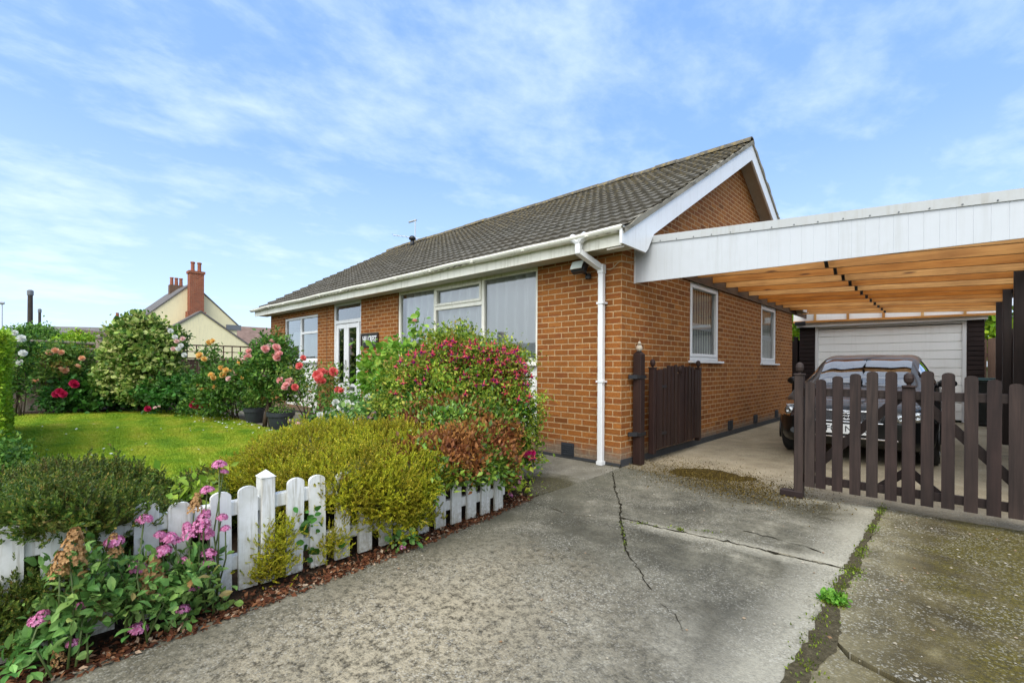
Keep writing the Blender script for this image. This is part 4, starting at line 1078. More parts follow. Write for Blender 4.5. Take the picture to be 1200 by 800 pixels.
def cr(P, n):                                            # resample rows by Catmull-Rom (tension towards linear)
    out = []; k = len(P); par = []
    for i in range(k-1):
        p0, p1, p2, p3 = P[max(i-1,0)], P[i], P[i+1], P[min(i+2,k-1)]
        for q in range(n):
            t_ = q/n; t2, t3 = t_*t_, t_**3
            m1 = (p2-p0)*.38; m2 = (p3-p1)*.38
            out.append((2*t3-3*t2+1)*p1 + (t3-2*t2+t_)*m1 + (-2*t3+3*t2)*p2 + (t3-t2)*m2); par.append(i+t_)
    out.append(P[-1]); par.append(k-1)
    return np.array(out), np.array(par)
g1, pi_ = cr(ctrl, 8)
g2, pj_ = cr(np.swapaxes(g1, 0, 1), 6); grid = np.swapaxes(g2, 0, 1)
ni, nj = grid.shape[:2]
def cls(i, j):
    a, c = (pi_[i]+pi_[i+1])/2, (pj_[j]+pj_[j+1])/2
    y, z = grid[i,j,1], (grid[i,j,2]+grid[i+1,j+1,2])/2
    for wy in (.80, 3.28):
        if c > 1.0 and c < 3.9 and math.hypot((grid[i,j,1]+grid[i+1,j+1,1])/2-wy, z-.305) < .345 and c < 3.2: return 'arch'
    if 5.12 < a < 6.9 and c > 5.15: return 'windscreen'
    if 5.9 < a < 9.9 and 4.14 < c < 4.84: return 'side_window'
    if a > 10.1 and a < 10.9 and c > 5.2: return 'rear_window'
    return 'body'
sets = {}
for i in range(ni-1):
    for j in range(nj-1):
        sets.setdefault(cls(i,j), []).append((i,j))
def m_carpaint():
    t = NT('black_car_paint')
    b = t.bsdf((.004,.0045,.005), .3, .25); t.set(b.inputs['Coat Weight'], .55); t.set(b.inputs['Coat Roughness'], .02)
    return t.done(b)
PAINT = m_carpaint()
CARGLASS = m_glass('car_glass', (.30,.37,.36), 2.3, 0.)
W0 = np.array((CXC, CYN, 0))
for nm, cells in sets.items():
    if nm == 'arch': continue
    mat = PAINT if nm == 'body' else CARGLASS
    groups_ = [(1,),(-1,)] if nm == 'side_window' else [(1,-1)]
    for sgs in groups_:
        b = MB(); 
        V = []; F = []
        for sx in sgs:
            off = len(V); used = {}
            for (i,j) in cells:
                q = []
                for (a,c) in ((i,j),(i+1,j),(i+1,j+1),(i,j+1)):
                    if (a,c) not in used: used[(a,c)] = len(V); V.append(grid[a,c]*np.array((sx,1,1)) + W0)
                    q.append(used[(a,c)])
                F.append(q if sx > 0 else q[::-1])
        if nm == 'body':                                   # close nose and tail
            for sx in sgs:
                for ii in (0, ni-1):
                    o_ = len(V); V += [grid[ii,j]*np.array((sx,1,1)) + W0 for j in range(nj)]
                    V.append(np.array((0, grid[ii,:,1].min() if ii == 0 else grid[ii,:,1].max(), .48)) + W0); 
                    F += [(o_+j, o_+j+1, o_+nj) if (sx > 0) == (ii == 0) else (o_+j+1, o_+j, o_+nj) for j in range(nj-1)]
        b.add(V, F)
        o = b.build(nm, mat, car, smooth=True)
        if nm == 'body':
            import bmesh
            bm = bmesh.new(); bm.from_mesh(o.data); bmesh.ops.remove_doubles(bm, verts=bm.verts, dist=.0005); bmesh.ops.recalc_face_normals(bm, faces=bm.faces); bm.to_mesh(o.data); bm.free()
            sm(o, 50); body = o
b = MB(); b.box((CXC-.70,CYN+.35,.22),(CXC+.70,CYN+3.6,.62)); b.box((CXC-.66,CYN+1.9,.63),(CXC+.66,CYN+3.3,.80)); 
for sx in (-1,1): b.box((CXC+sx*.33-.22,CYN+2.3,.80),(CXC+sx*.33+.22,CYN+2.42,1.12), bev=.04); b.box((CXC+sx*.33-.11,CYN+2.32,1.14),(CXC+sx*.33+.11,CYN+2.4,1.28), bev=.03)
b.build('interior', m_plain('car_interior', (.03,.03,.032), .8), car)
b = MB()
for sx in (-1,1):
    for wy in (.80,3.28):
        pts = [(CXC+sx*(.842), CYN+wy+.35*math.cos(a), .305+.35*math.sin(a)) for a in np.linspace(-.25, math.pi+.25, 22)]
        b.tube(pts, .014, 6)
b.build('arch_trim', PAINT, body, smooth=True)
TYRE = m_plain('tyre_rubber', (.012,.012,.012), .8)
for sx in (-1,1):
    for wy in (.80,3.28):
        c = (CXC+sx*.755, CYN+wy, .305)
        wl = thing('wheel', None, None, (c[0]-CXC, c[1]-CYN-1.9, c[2])); wl.parent = car
        b = MB(); b.lathe([(.20,-.085),(.275,-.09),(.303,-.07),(.305,0),(.303,.07),(.275,.09),(.20,.085)], c, 36, axis=0); b.build('tyre', TYRE, wl, smooth=True)
        b = MB(); f = sx*.07
        prof = [(.208,-.06),(.208,.06)]
        b.lathe([(.205,.086),(.208,.09),(.19,.088),(.188,.0)] if sx>0 else [(.205,-.086),(.208,-.09),(.19,-.088),(.188,.0)], c, 36, axis=0)
        for k in range(5):
            a = 2*math.pi*k/5+.3
            for da in (-.16,.16):
                b.bar((c[0]+f,c[1]+.03*math.cos(a),c[2]+.03*math.sin(a)),(c[0]+f,c[1]+.195*math.cos(a+da),c[2]+.195*math.sin(a+da)),.025,.022,up=(1,0,0))
        b.lathe([(.05,-.01),(.045,.012),(.0,.015)], (c[0]+f+.0,c[1],c[2]), 14, axis=0)
        b.build('rim', m_plain('alloy', (.5,.5,.5), .3, .9), wl)
def nose_pt(x, z, out=0.0):
    """front surface of the car at offset x from its centre and height z"""
    best = 9
    for i in range(0, 40):
        row = grid[i]
        for j in range(nj-1):
            (x0,y0,z0),(x1,y1,z1) = row[j], row[j+1]
        j = np.argmin((row[:,0]-abs(x))**2 + (row[:,2]-z)**2)
        d2 = (row[j,0]-abs(x))**2 + (row[j,2]-z)**2
        if d2 < .0016: best = min(best, row[j,1])
    if best == 9: best = 0.0
    return np.array((CXC+x, CYN+best-out, z))
LENS = m_plain('headlamp_chrome', (.42,.44,.45), .12, .9)
def m_lens():
    t = NT('headlamp_lens'); gl = t.n('BsdfGlossy', {'Color': (1,1,1,1), 'Roughness': .03}); tr = t.n('BsdfTransparent', {'Color': (.95,.96,.97,1)})
    return t.done(t.n('MixShader', {0: t.n('Fresnel', {'IOR': 1.5}).outputs[0], 1: tr, 2: gl}))
LENSG = m_lens()
def skin(cells_ok, off, sx):
    """a patch of the car's skin lifted off by `off`, for lamp lenses that follow the bodywork"""
    V = []; F = []; used = {}
    for i in range(1, ni-2):
        for j in range(1, nj-2):
            c_ = grid[i:i+2, j:j+2].reshape(-1,3).mean(0)
            if not cells_ok(c_): continue
            q = []
            for (a,c) in ((i,j),(i+1,j),(i+1,j+1),(i,j+1)):
                if (a,c) not in used:
                    nv = unit(np.cross(grid[a+1,c]-grid[a-1,c], grid[a,min(c+1,nj-1)]-grid[a,c-1]))
                    if nv[1] > 0: nv = -nv
                    used[(a,c)] = len(V); V.append((grid[a,c]+nv*off)*np.array((sx,1,1)) + W0)
                q.append(used[(a,c)])
            F.append(q)
    b = MB(); b.add(V, F); return b
for sx in (-1, 1):
    hl = thing('headlight', None, None, (0,0,0)); hl.parent = car; hl.location = Vector(nose_pt(sx*.62,.60)) - Vector((CXC,CYN+1.9,0))
    ok = lambda c_: c_[0] > .42 and .555 < c_[2] < .735 - .10*(c_[0] < .6) + .0 and c_[1] < .40
    skin(ok, .004, sx).build('lamp_housing', m_plain('lamp_housing', (.10,.105,.11), .25, .6), hl, smooth=True)
    for (x, z, r) in ((.66,.625,.062),(.515,.60,.050)):
        p = nose_pt(sx*x, z, .012); ang = -sx*R(24); M_ = np.array(Matrix.Rotation(-ang*.6,3,'Z'))
        b = MB(); b.lathe([(r,.004),(r*.92,-.004),(r*.75,.016),(r*.35,.03),(r*.25,.012),(.001,.010)], (0,0,0), 24, axis=1)
        for q in range(len(b.V)): b.V[q] = b.V[q] @ M_.T + p
        b.build('reflector', LENS, hl, smooth=True)
    skin(ok, .028, sx).build('lens', LENSG, hl, smooth=True)
b = MB()
V = []; F = []
for i, z in enumerate(np.linspace(.545,.665,6)):
    for j, x in enumerate(np.linspace(-.34,.34,12)): V.append(nose_pt(x, z, .012))
yb = np.array([v[1] for v in V]).reshape(6,12).min(0)
V = [np.array((v[0], yb[k%12]+.0, v[2])) for k, v in enumerate(V)]
for i in range(5):
    for j in range(11): F.append((i*12+j,i*12+j+1,(i+1)*12+j+1,(i+1)*12+j))
b.add(V, F)
t = NT('grille_mesh'); mv = t.vor(t.obj(), 55.); 
grl = b.build('grille', t.done(t.bsdf(t.ramp(mv, [(.25,(.003,.003,.003)),(.4,(.05,.05,.055))]), .4)), car)
b = MB(); p0 = [nose_pt(x, .67, .016) for x in np.linspace(-.36,.36,13)]; b.tube(p0, .008, 6); p0 = [nose_pt(x, .535, .016) for x in np.linspace(-.36,.36,13)]; b.tube(p0, .007, 6); b.build('grille_trim', CHROME, grl)
ey = float(yb.min())-.014
b = MB()
def ring(cx, cz, rx, rz, r_): b.tube([(CXC+cx+rx*math.cos(a), ey, cz+rz*math.sin(a)) for a in np.linspace(0, 2*math.pi, 25)], r_, 6)
ring(0,.607,.060,.042,.0065); ring(0,.607,.022,.040,.005); ring(0,.628,.045,.018,.005)
b.build('badge', CHROME, car, smooth=True)
pl = thing('number_plate', None, None, (0,0,0)); pl.parent = car; ply = CYN+float(min(nose_pt(x,.455)[1] for x in np.linspace(-.2,.2,5)))-CYN-.028
pl.location = Vector((CXC-.03, ply, .445)) - Vector((CXC,CYN+1.9,0))
b = MB(); b.box((CXC-.30,ply,.385),(CXC+.24,ply+.02,.505), bev=.004); b.build('plate', m_plain('plate_white', (.78,.79,.78), .35), pl)
text_mesh('EF08 NYK', .105, 'lettering', BLACK, pl, Matrix.Translation((CXC-.03,ply-.002,.445)) @ FACE_Y, .0, .001, .48)
b = MB(); b.tube([nose_pt(x,.345,.012) for x in np.linspace(-.5,.5,15)], .010, 6); b.build('bumper_trim', CHROME, car)
for sx in (-1,1):
    b = MB(); p = nose_pt(sx*.60,.37,.004); b.lathe([(.036,.02),(.036,-.002),(.03,-.004),(.0,-.003)], (p[0],p[1]+.01,p[2]), 16, axis=1); b.build('fog_lamp', m_plain('fog_lens', (.06,.065,.07), .1), car)
for sx in (-1,1):
    b = MB(); c = (CXC+sx*.90, CYN+1.52, 1.0)
    prof = [(.001,-.07),(.05,-.055),(.075,0),(.07,.05),(.03,.07),(.001,.072)]
    b.lathe(prof, (0,0,0), 16, axis=1); b.V[0] = b.V[0]*np.array((1.35,1,.85)) + np.array(c); b.bar((c[0]-sx*.12,c[1],c[2]-.05),c,.04,.03); o = b.build('wing_mirror', PAINT, car, smooth=True)
b = MB(); b.box((CXC-.05,CYN+1.83,1.285),(CXC+.05,CYN+1.86,1.335), bev=.01); b.build('rear_view_mirror', BLACK, car)
b = MB(); b.tube([(CXC-.5,CYN+1.16,.965),(CXC-.1,CYN+1.15,.985),(CXC+.03,CYN+1.10,.965)], .009, 6); b.tube([(CXC+.05,CYN+1.16,.985),(CXC+.35,CYN+1.18,.975),(CXC+.5,CYN+1.14,.95)], .009, 6); b.build('wiper', BLACK, car)

# ================================================================ BIN
wb = thing('wheelie_bin', 'dark green and black wheelie bin standing beside the garage door', 'bin', (3.40, 9.05, 0))
b = MB(); c = (3.40, 9.05)
def taper(z0, z1, a0, a1):
    V = [(c[0]+sx*a0, c[1]+sy*a0*1.1, z0) for sx, sy in ((-1,-1),(1,-1),(1,1),(-1,1))] + [(c[0]+sx*a1, c[1]+sy*a1*1.1, z1) for sx, sy in ((-1,-1),(1,-1),(1,1),(-1,1))]
    b.add(V, [(0,3,2,1),(4,5,6,7),(0,1,5,4),(1,2,6,5),(2,3,7,6),(3,0,4,7)])
taper(.05,.92,.20,.265); b.box((c[0]-.285,c[1]-.31,.90),(c[0]+.285,c[1]+.31,.94), bev=.01)
b.build('bin_body', m_plain('bin_black', (.010,.014,.014), .45), wb)
b = MB(); b.box((c[0]-.29,c[1]-.325,.945),(c[0]+.29,c[1]+.30,.985), bev=.015); b.box((c[0]-.24,c[1]-.27,.986),(c[0]+.24,c[1]+.24,1.01), bev=.01); b.build('lid', m_plain('bin_green', (.015,.055,.05), .3), wb)
for sx in (-1,1):
    b = MB(); b.lathe([(.09,-.025),(.10,-.02),(.10,.02),(.09,.025)], (c[0]+sx*.23,c[1]+.27,.10), 18, axis=0); b.build('wheel', TYRE, wb)

# ================================================================ NEIGHBOURING HOUSES AND POLES
DEPTH = 36
def cpt(px, py, d=DEPTH): return AT(px, py, d)
# the cream house is squared to the bungalow's street: its gable faces +x
RENDER = m_paint('cream_render', (.82,.73,.45), .8, .25, (.45,.40,.28), .6)
SLATE = m_wood('grey_slate', (.11,.10,.095), (.18,.165,.15), .8)
def gable_house(name, label, xg, y0, y1, ze, zr, length, wallm, roofm, over=.25):
    r = thing(name, label, 'house', (xg-length/2, (y0+y1)/2, 0)); ym = (y0+y1)/2
    b = MB(); b.add([(xg,y0,0),(xg,y1,0),(xg,y1,ze),(xg,ym,zr),(xg,y0,ze),(xg-length,y0,0),(xg-length,y1,0),(xg-length,y1,ze),(xg-length,ym,zr),(xg-length,y0,ze)],
        [(0,1,2,3,4),(9,8,7,6,5),(0,4,9,5),(1,6,7,2)]); b.build('wall', wallm, r)
    b = MB(); sl = (zr-ze)/(ym-y0); th = .10
    for s_ in (-1,1):
        ye = ym + s_*((y1-y0)/2+over); zee = zr - sl*((y1-y0)/2+over)
        V = [(xg+.06,ym,zr+.02),(xg+.06,ye,zee+.02),(xg-length-.06,ye,zee+.02),(xg-length-.06,ym,zr+.02)]
        V += [(v[0],v[1],v[2]+th) for v in V]
        b.add(V, [(0,1,2,3),(7,6,5,4),(0,4,5,1),(1,5,6,2),(2,6,7,3)])
    ro = b.build('roof', roofm, r)
    return r, ro
XG = -38.0
A = hit(166,388,0,XG); B_ = hit(277.5,392,0,XG); AP = hit(224,334,0,XG)
yA, yB = A[1], B_[1]; zeA = hit(170,384,0,XG)[2]*.5 + hit(277,372,0,XG)[2]*.5
ch_, cro = gable_house('cream_house', 'tall cream rendered house with red brick chimney behind the trellis fence', XG, yA, yB, zeA, AP[2]+.1, 9.0, RENDER, SLATE)
b = MB()
yc0, yc1 = hit(219.5,360,0,XG)[1], hit(236,360,0,XG)[1]; zct = hit(228,322,0,XG)[2]; zcb = hit(228,366,0,XG)[2]
b.box((XG+.002,yc0,zcb-1.5),(XG+.7,yc1,zct)); b.box((XG-.05,yc0-.07,zct),(XG+.75,yc1+.07,zct+.18)); b.box((XG+.003,yc0-.12,zcb-1.6),(XG+.75,yc1+.12,zcb))
chm = b.build('chimney', BRICKRED, cro)
POT = m_plain('clay_pot', (.30,.10,.055), .8)
for q in (.28,.75):
    b = MB(); b.lathe([(.14,0),(.12,.2),(.12,.55),(.15,.6),(.15,.68),(.10,.7)], (XG+.35, yc0+(yc1-yc0)*q, zct+.18), 12); b.build('chimney_pot', POT, cro)
b = MB(); q0 = hit(199,345,0,XG-5)[1]; q1 = hit(216,345,0,XG-5)[1]; zc2 = hit(207,334,0,XG-5)[2]
b.box((XG-5.6,q0,AP[2]-1.2),(XG-5,q1,zc2)); b.build('chimney', m_brick('dull_chimney_brick', (.2,.10,.05), (.16,.08,.05), (.22,.12,.07), (.25,.2,.15), damp=False), cro)
for q in (.18,.5,.82):
    b = MB(); b.lathe([(.13,0),(.11,.5),(.14,.55),(.13,.62)], (XG-5.3, q0+(q1-q0)*q, zc2), 10); b.build('chimney_pot', POT, cro)
b = MB(); zb1 = hit(277,376,0,XG)[2]
for (ya, yb_) in ((yA-.28, yA+.75),(yB-.75, yB+.28)):
    b = MB(); b.box((XG+.003,ya,zeA-.42),(XG+.10,yb_,zeA-.02)); b.build('eaves_box', LEADGREY, ch_)
# its single-storey wing with the lower gable
XW = XG+2.2
wA = hit(199,386,0,XW); wB = hit(290,404,0,XW); wP = hit(235.5,366,0,XW)
r = thing('rear_wing', 'low cream rendered outhouse with grey roof against the tall cream house', 'outbuilding', (XW-1, wP[1], 0))
yl = wP[1]-5.2; 
sl1 = (wP[2]-wA[2])/(wP[1]-wA[1]); sl2 = (wP[2]-wB[2])/(wB[1]-wP[1])
yl = wA[1]-1.2; zl = wP[2]-sl1*(wP[1]-yl); yr = wB[1]+.8; zr2 = wP[2]-sl2*(yr-wP[1])
b = MB(); b.prism([(yl,0),(yr,0),(yr,zr2),(wP[1],wP[2]),(yl,zl)], XG+.8, XW, axis=0); fix_normals(b.build('wall', RENDER, r))
b = MB(); b.prism([(yl-.2,zl-.2*sl1),(wP[1],wP[2]),(yr+.2,zr2-.2*sl2),(yr+.2,zr2-.2*sl2+.13),(wP[1],wP[2]+.13),(yl-.2,zl-.2*sl1+.13)], XG+.9, XW+.08, axis=0); fix_normals(b.build('roof', SLATE, r))
REDROOF = m_wood('red_brown_tile', (.15,.085,.065), (.24,.15,.12), .85)
def ridge_house(name, label, cx, cy, L, Dp, ze, zr, wallm, roofm, ang=0):
    """long side faces the camera; ridge along local y"""
    r = thing(name, label, 'house', (cx, cy, 0))
    b = MB(); x0, x1, y0, y1 = -Dp/2, Dp/2, -L/2, L/2
    def put(b, nm, m):
        ca, sa = math.cos(ang), math.sin(ang)
        for i in range(len(b.V)):
            v = b.V[i]; b.V[i] = np.stack([cx+v[:,0]*ca-v[:,1]*sa, cy+v[:,0]*sa+v[:,1]*ca, v[:,2]], 1)
        return fix_normals(b.build(nm, m, r))
    b.prism([(x0,0),(x1,0),(x1,ze),(0,zr),(x0,ze)], y0, y1, axis=1); put(b, 'wall', wallm)
    b = MB(); s_ = (zr-ze)/(Dp/2); o_ = .35
    b.prism([(x0-o_,ze-o_*s_+.03),(0,zr+.03),(x1+o_,ze-o_*s_+.03),(x1+o_,ze-o_*s_+.16),(0,zr+.16),(x0-o_,ze-o_*s_+.16)], y0-.2, y1+.2, axis=1); ro = put(b, 'roof', roofm)
    return r, ro, put
p = cpt(302, 400, 58)
ridge_house('tiled_house', 'low house with red brown tiled roof just left of the bungalow corner', p[0]-3, p[1]+2.3, 10.0, 9.0, 2.2, 5.9, BRICKRED, REDROOF, R(0))
p = cpt(100, 392, 60)
ridge_house('slate_house', 'distant low house with a long grey slate roof', p[0], p[1], 7.5, 8, 3.0, 5.75, BRICKRED, SLATE, R(-35))
p = cpt(128, 400, 50)
r_, ro_, put_ = ridge_house('brown_roofed_house', 'distant house with brown roof and small brick chimney left of the cream house', p[0], p[1], 9.0, 7.5, 2.3, 4.4, BRICKRED, REDROOF, R(55))
b = MB(); q = cpt(137.5, 378, 50); b.box((q[0]-.35,q[1]-.3,3.6),(q[0]+.35,q[1]+.3,q[2]+.5)); b.lathe([(.16,0),(.13,.5),(.15,.55)], (q[0],q[1],q[2]+.5), 10); b.build('chimney', BRICKRED, ro_)
wq = FR(600, 412); dq = ray(600, 412)/FPX; dq = dq*np.array((1,-1,1)); hq = wq + dq*48
r_, ro_, put_ = ridge_house('far_house', 'low grey roofed house across the street, mirrored faintly in the picture window', hq[0], hq[1]-3, 15.0, 7.0, 2.3, 3.9, BRICKRED, SLATE, math.atan2(dq[1], dq[0]))
for k_ in (-3.4, 3.2):
    b = MB(); cxq = hq[0]+k_*.73; cyq = hq[1]-3-k_*.68; b.box((cxq-.35,cyq-.3,3.2),(cxq+.35,cyq+.3,5.3)); b.build('chimney', BRICKRED, ro_)
POLE = m_wood('pole_wood', (.05,.04,.033), (.09,.075,.06), .9)
for (px, top, d, nm, lab, rr) in ((35.5,343,48,'utility_pole','taller dark wooden utility pole rising above the green tree',.24),(46.5,364,70,'utility_pole','shorter thin utility pole to the right of the taller one',.2)):
    q = AT(px, top, d)
    u = thing(nm, lab, 'pole', (q[0],q[1],0))
    b = MB(); b.tube([(q[0],q[1],0),(q[0],q[1],q[2])], [rr, rr*.8], 10); b.build('pole_shaft', POLE, u)
    b = MB(); b.lathe([(rr*.9,0),(rr*1.1,.1),(rr*1.1,.5),(rr*.5,.6)], (q[0],q[1],q[2]-.3), 10); b.build('pole_cap', LEADGREY, u)
q = AT(2.5, 356, 60)
u = thing('street_lamp', 'slim grey street lamp at the far left edge against the sky', 'street lamp', (q[0],q[1],0))
b = MB(); b.tube([(q[0],q[1],0),(q[0],q[1],q[2])], [.09,.06], 8); b.build('lamp_post', ALU, u)
b = MB(); b.box((q[0]-.3,q[1]-.45,q[2]-.05),(q[0]+.3,q[1]+.25,q[2]+.28), bev=.1); b.build('lantern', ALU, u)

# ================================================================ PLANTS
def scatter(tv, tf, pos, axis, normal, scale, wid=None):
    """one copy of a small leaf template per position, gathered into vertex and face arrays"""
    n = len(pos); A = unit(axis); B = unit(np.cross(normal, A)); C = np.cross(A, B)
    s_ = np.broadcast_to(np.asarray(scale, float), (n,))[:, None, None]
    w_ = np.ones((n,1,1)) if wid is None else np.asarray(wid)[:, None, None]
    V = pos[:, None, :] + s_*(w_*tv[None,:,0:1]*B[:,None,:] + tv[None,:,1:2]*A[:,None,:] + tv[None,:,2:3]*C[:,None,:])
    F = tf[None] + (np.arange(n)*len(tv))[:, None, None]
    return V.reshape(-1,3), F.reshape(-1, tf.shape[1])
LEAF = (np.array([(0,0,0),(.27,.42,.07),(0,1,-.06),(-.27,.42,.07),(0,.45,0)], float), np.array([(0,1,4),(1,2,4),(2,3,4),(3,0,4)]))
OVAL = (np.array([(0,0,0),(.24,.2,.05),(.36,.5,.08),(.24,.8,.03),(0,1,-.08),(-.24,.8,.03),(-.36,.5,.08),(-.24,.2,.05),(0,.5,.0)], float), np.array([(0,1,8),(1,2,8),(2,3,8),(3,4,8),(4,5,8),(5,6,8),(6,7,8),(7,0,8)]))
LANCE = (np.array([(0,0,0),(.17,.22,.05),(.25,.48,.07),(.15,.78,.02),(0,1,-.12),(-.15,.78,.02),(-.25,.48,.07),(-.17,.22,.05),(0,.5,.0)], float), OVAL[1])
def sprig(k=16, L=1., nl=.34, w=.13, spread=.6):
    V = []; F = []
    for i in range(k):
        h = L*(.12+.86*i/k); a = i*2.4; c, s_ = math.cos(a), math.sin(a)
        ll = nl*(1-.35*i/k)
        d = np.array((c*spread, .75+.5*i/k, s_*spread)); d /= np.linalg.norm(d)
        b0 = np.array((0,h,0)); t_ = b0 + d*ll; p = np.array((-s_,0,c))*w/2; m = b0+d*ll*.5
        o = len(V); V += [b0, m+p, t_, m-p]; F += [(o,o+1,o+2),(o,o+2,o+3)]
    o = len(V); V += [np.array((.02,0,0)),np.array((-.02,0,0)),np.array((0,L,0))]; F.append((o,o+1,o+2))
    return np.array(V), np.array(F)
SPRIG = sprig()
def in_lobes(p, lobes, k=.8):
    r = np.zeros(len(p), bool)
    for (cx,cy,cz,rx,ry,rz) in lobes: r |= (((p[:,0]-cx)/rx)**2 + ((p[:,1]-cy)/ry)**2 + ((p[:,2]-cz)/rz)**2) < k*k
    return r
def crown_points(lobes, n, nclump, sig=.10, shell=(.72,1.06), inner=.74, zmin=.02, rough=.12):
    """clump centres over the lobes' surface, leaves gathered round them: leaves the outline uneven with gaps"""
    L = np.array(lobes, float); area = (L[:,3]*L[:,4]+L[:,3]*L[:,5]+L[:,4]*L[:,5])
    cc = []; cn = []
    while len(cc) < nclump:
        k = rng.choice(len(L), p=area/area.sum()); d = unit(rng.normal(size=3))
        if d[2] < -.55: continue
        r = rng.uniform(*shell) + rng.normal(0, rough)
        p = L[k,:3] + d*L[k,3:]*r
        if p[2] < zmin or in_lobes(p[None], np.delete(L, k, 0), inner)[0]: continue
        cc.append(p); cn.append(unit(d/L[k,3:]))
    cc = np.array(cc); cn = np.array(cn)
    idx = rng.integers(0, nclump, n)
    pos = cc[idx] + rng.normal(0, sig, (n,3))*np.array((1,1,.8)); nor = unit(cn[idx] + rng.normal(0,.35,(n,3)))
    ok = pos[:,2] > zmin
    return pos[ok], nor[ok]
def gm(name, parent, mats, parts):
    """link gathered leaf arrays as ONE mesh; parts = [(V, F, material index)]"""
    off = np.array(woff(parent)) if parent is not None else 0
    Vs = []; Fs = []; Ms = []; o = 0
    nf = {p[1].shape[1] for p in parts}
    for V, F, m in parts: Vs.append(V); Fs.append(F+o); Ms.append(np.full(len(F), m)); o += len(V)
    V = np.concatenate(Vs) - off
    if len(nf) == 1: F = np.concatenate(Fs); 
    else: F = [list(map(int,f)) for a in Fs for f in a]
    me = mesh_from(name, V, F, mats, np.concatenate(Ms))
    ob = bpy.data.objects.new(name, me); COL.objects.link(ob)
    if parent is not None: ob.parent = parent
    return ob
def stems(parent, base, tips, r0, mat, name='stem', bend=.12, nseg=5):
    for tpt in tips:
        p0 = np.array(base) + np.array((rng.normal(0,.04), rng.normal(0,.04), 0)); p1 = np.array(tpt, float)
        pts = [p0 + (p1-p0)*np.array((i/nseg, i/nseg, (i/nseg)**.85)) + rng.normal(0, bend*np.linalg.norm(p1-p0)*.12, 3)*(0 < i < nseg) for i in range(nseg+1)]
        b = MB(); b.tube(pts, [r0*(1-.75*i/nseg) for i in range(nseg+1)], 6); b.build(name, mat, parent, smooth=True)
STEMG = m_plain('green_stem', (.07,.10,.02), .6); STEMB = m_wood('brown_stem', (.06,.04,.025), (.12,.085,.055), .8)
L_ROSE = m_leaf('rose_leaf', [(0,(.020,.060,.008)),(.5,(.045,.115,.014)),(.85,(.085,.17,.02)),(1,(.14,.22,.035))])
L_ROSEY = m_leaf('rose_new_leaf', [(0,(.028,.075,.010)),(.5,(.065,.135,.018)),(1,(.16,.23,.035))], [(0,(.22,.20,.03)),(1,(.30,.16,.03))], .35, 2.0)
L_DARK = m_leaf('dark_shrub_leaf', [(0,(.014,.050,.007)),(.6,(.032,.100,.012)),(1,(.07,.17,.025))])
L_VAR = m_leaf('variegated_leaf', [(0,(.035,.080,.012)),(.35,(.085,.155,.022)),(.65,(.22,.29,.055)),(1,(.40,.43,.15))])
L_HEDGE = m_leaf('hedge_leaf', [(0,(.07,.15,.008)),(.5,(.15,.26,.012)),(1,(.28,.38,.03))], trans=.35)
L_TREE = m_leaf('tree_leaf', [(0,(.035,.095,.012)),(.5,(.075,.16,.02)),(1,(.14,.25,.04))])
L_FUCH = m_leaf('fuchsia_leaf', [(0,(.050,.10,.008)),(.45,(.125,.19,.014)),(.8,(.22,.28,.022)),(1,(.34,.32,.05))], [(0,(.24,.17,.03)),(1,(.34,.14,.04))], .30, 3.0)
L_HEBE = m_leaf('glossy_green_leaf', [(0,(.030,.070,.010)),(.5,(.085,.155,.016)),(1,(.22,.30,.04))], rough=.3, spec=.5)
L_HEBEB = m_leaf('bronze_leaf', [(0,(.075,.028,.010)),(.5,(.175,.066,.019)),(1,(.29,.13,.033))])
L_HEATHY = m_leaf('golden_heather', [(0,(.10,.12,.007)),(.4,(.20,.21,.010)),(.75,(.31,.29,.016)),(1,(.38,.29,.03))], [(0,(.17,.08,.015)),(1,(.24,.13,.025))], .15, 4.5, trans=.2)
L_HEATHD = m_leaf('dark_heather', [(0,(.026,.050,.009)),(.5,(.062,.098,.014)),(.85,(.11,.14,.018)),(1,(.18,.13,.03))], [(0,(.10,.055,.015)),(1,(.16,.09,.03))], .18, 4.0, trans=.2)
L_VALER = m_leaf('valerian_leaf', [(0,(.045,.11,.024)),(.5,(.095,.19,.042)),(.93,(.19,.30,.075)),(1,(.24,.13,.05))], rough=.45)
L_LIGHT = m_leaf('lime_leaf', [(0,(.13,.22,.02)),(1,(.30,.40,.05))])
L_BRAM = m_leaf('climber_leaf', [(0,(.06,.15,.012)),(.5,(.12,.24,.022)),(1,(.24,.34,.05))])
P_PINK = m_petal('pink_petal', (.80,.34,.33), (.86,.52,.46)); P_PALE = m_petal('pale_pink_petal', (.80,.52,.50), (.85,.68,.60))
P_CORAL = m_petal('coral_petal', (.74,.11,.11), (.84,.28,.24)); P_YEL = m_petal('yellow_petal', (.80,.46,.10), (.85,.65,.25))
P_PEACH = m_petal('peach_petal', (.82,.42,.22), (.86,.58,.38)); P_WHITE = m_petal('white_petal', (.72,.74,.68), (.84,.84,.80))
P_CRIM = m_petal('crimson_petal', (.42,.01,.05), (.60,.03,.12)); P_MAG = m_petal('magenta_petal', (.48,.012,.10), (.62,.03,.22))
P_VAL = m_petal('valerian_pink', (.52,.10,.26), (.78,.36,.55)); P_SEED = m_petal('seed_head_tan', (.28,.14,.045), (.46,.27,.11), .15)
P_PURP = m_petal('mauve_petal', (.50,.20,.42), (.68,.42,.58)); P_FRED = m_petal('fuchsia_red', (.55,.03,.055), (.74,.15,.16)); P_FPUR = m_petal('fuchsia_purple', (.30,.01,.22), (.40,.03,.32))
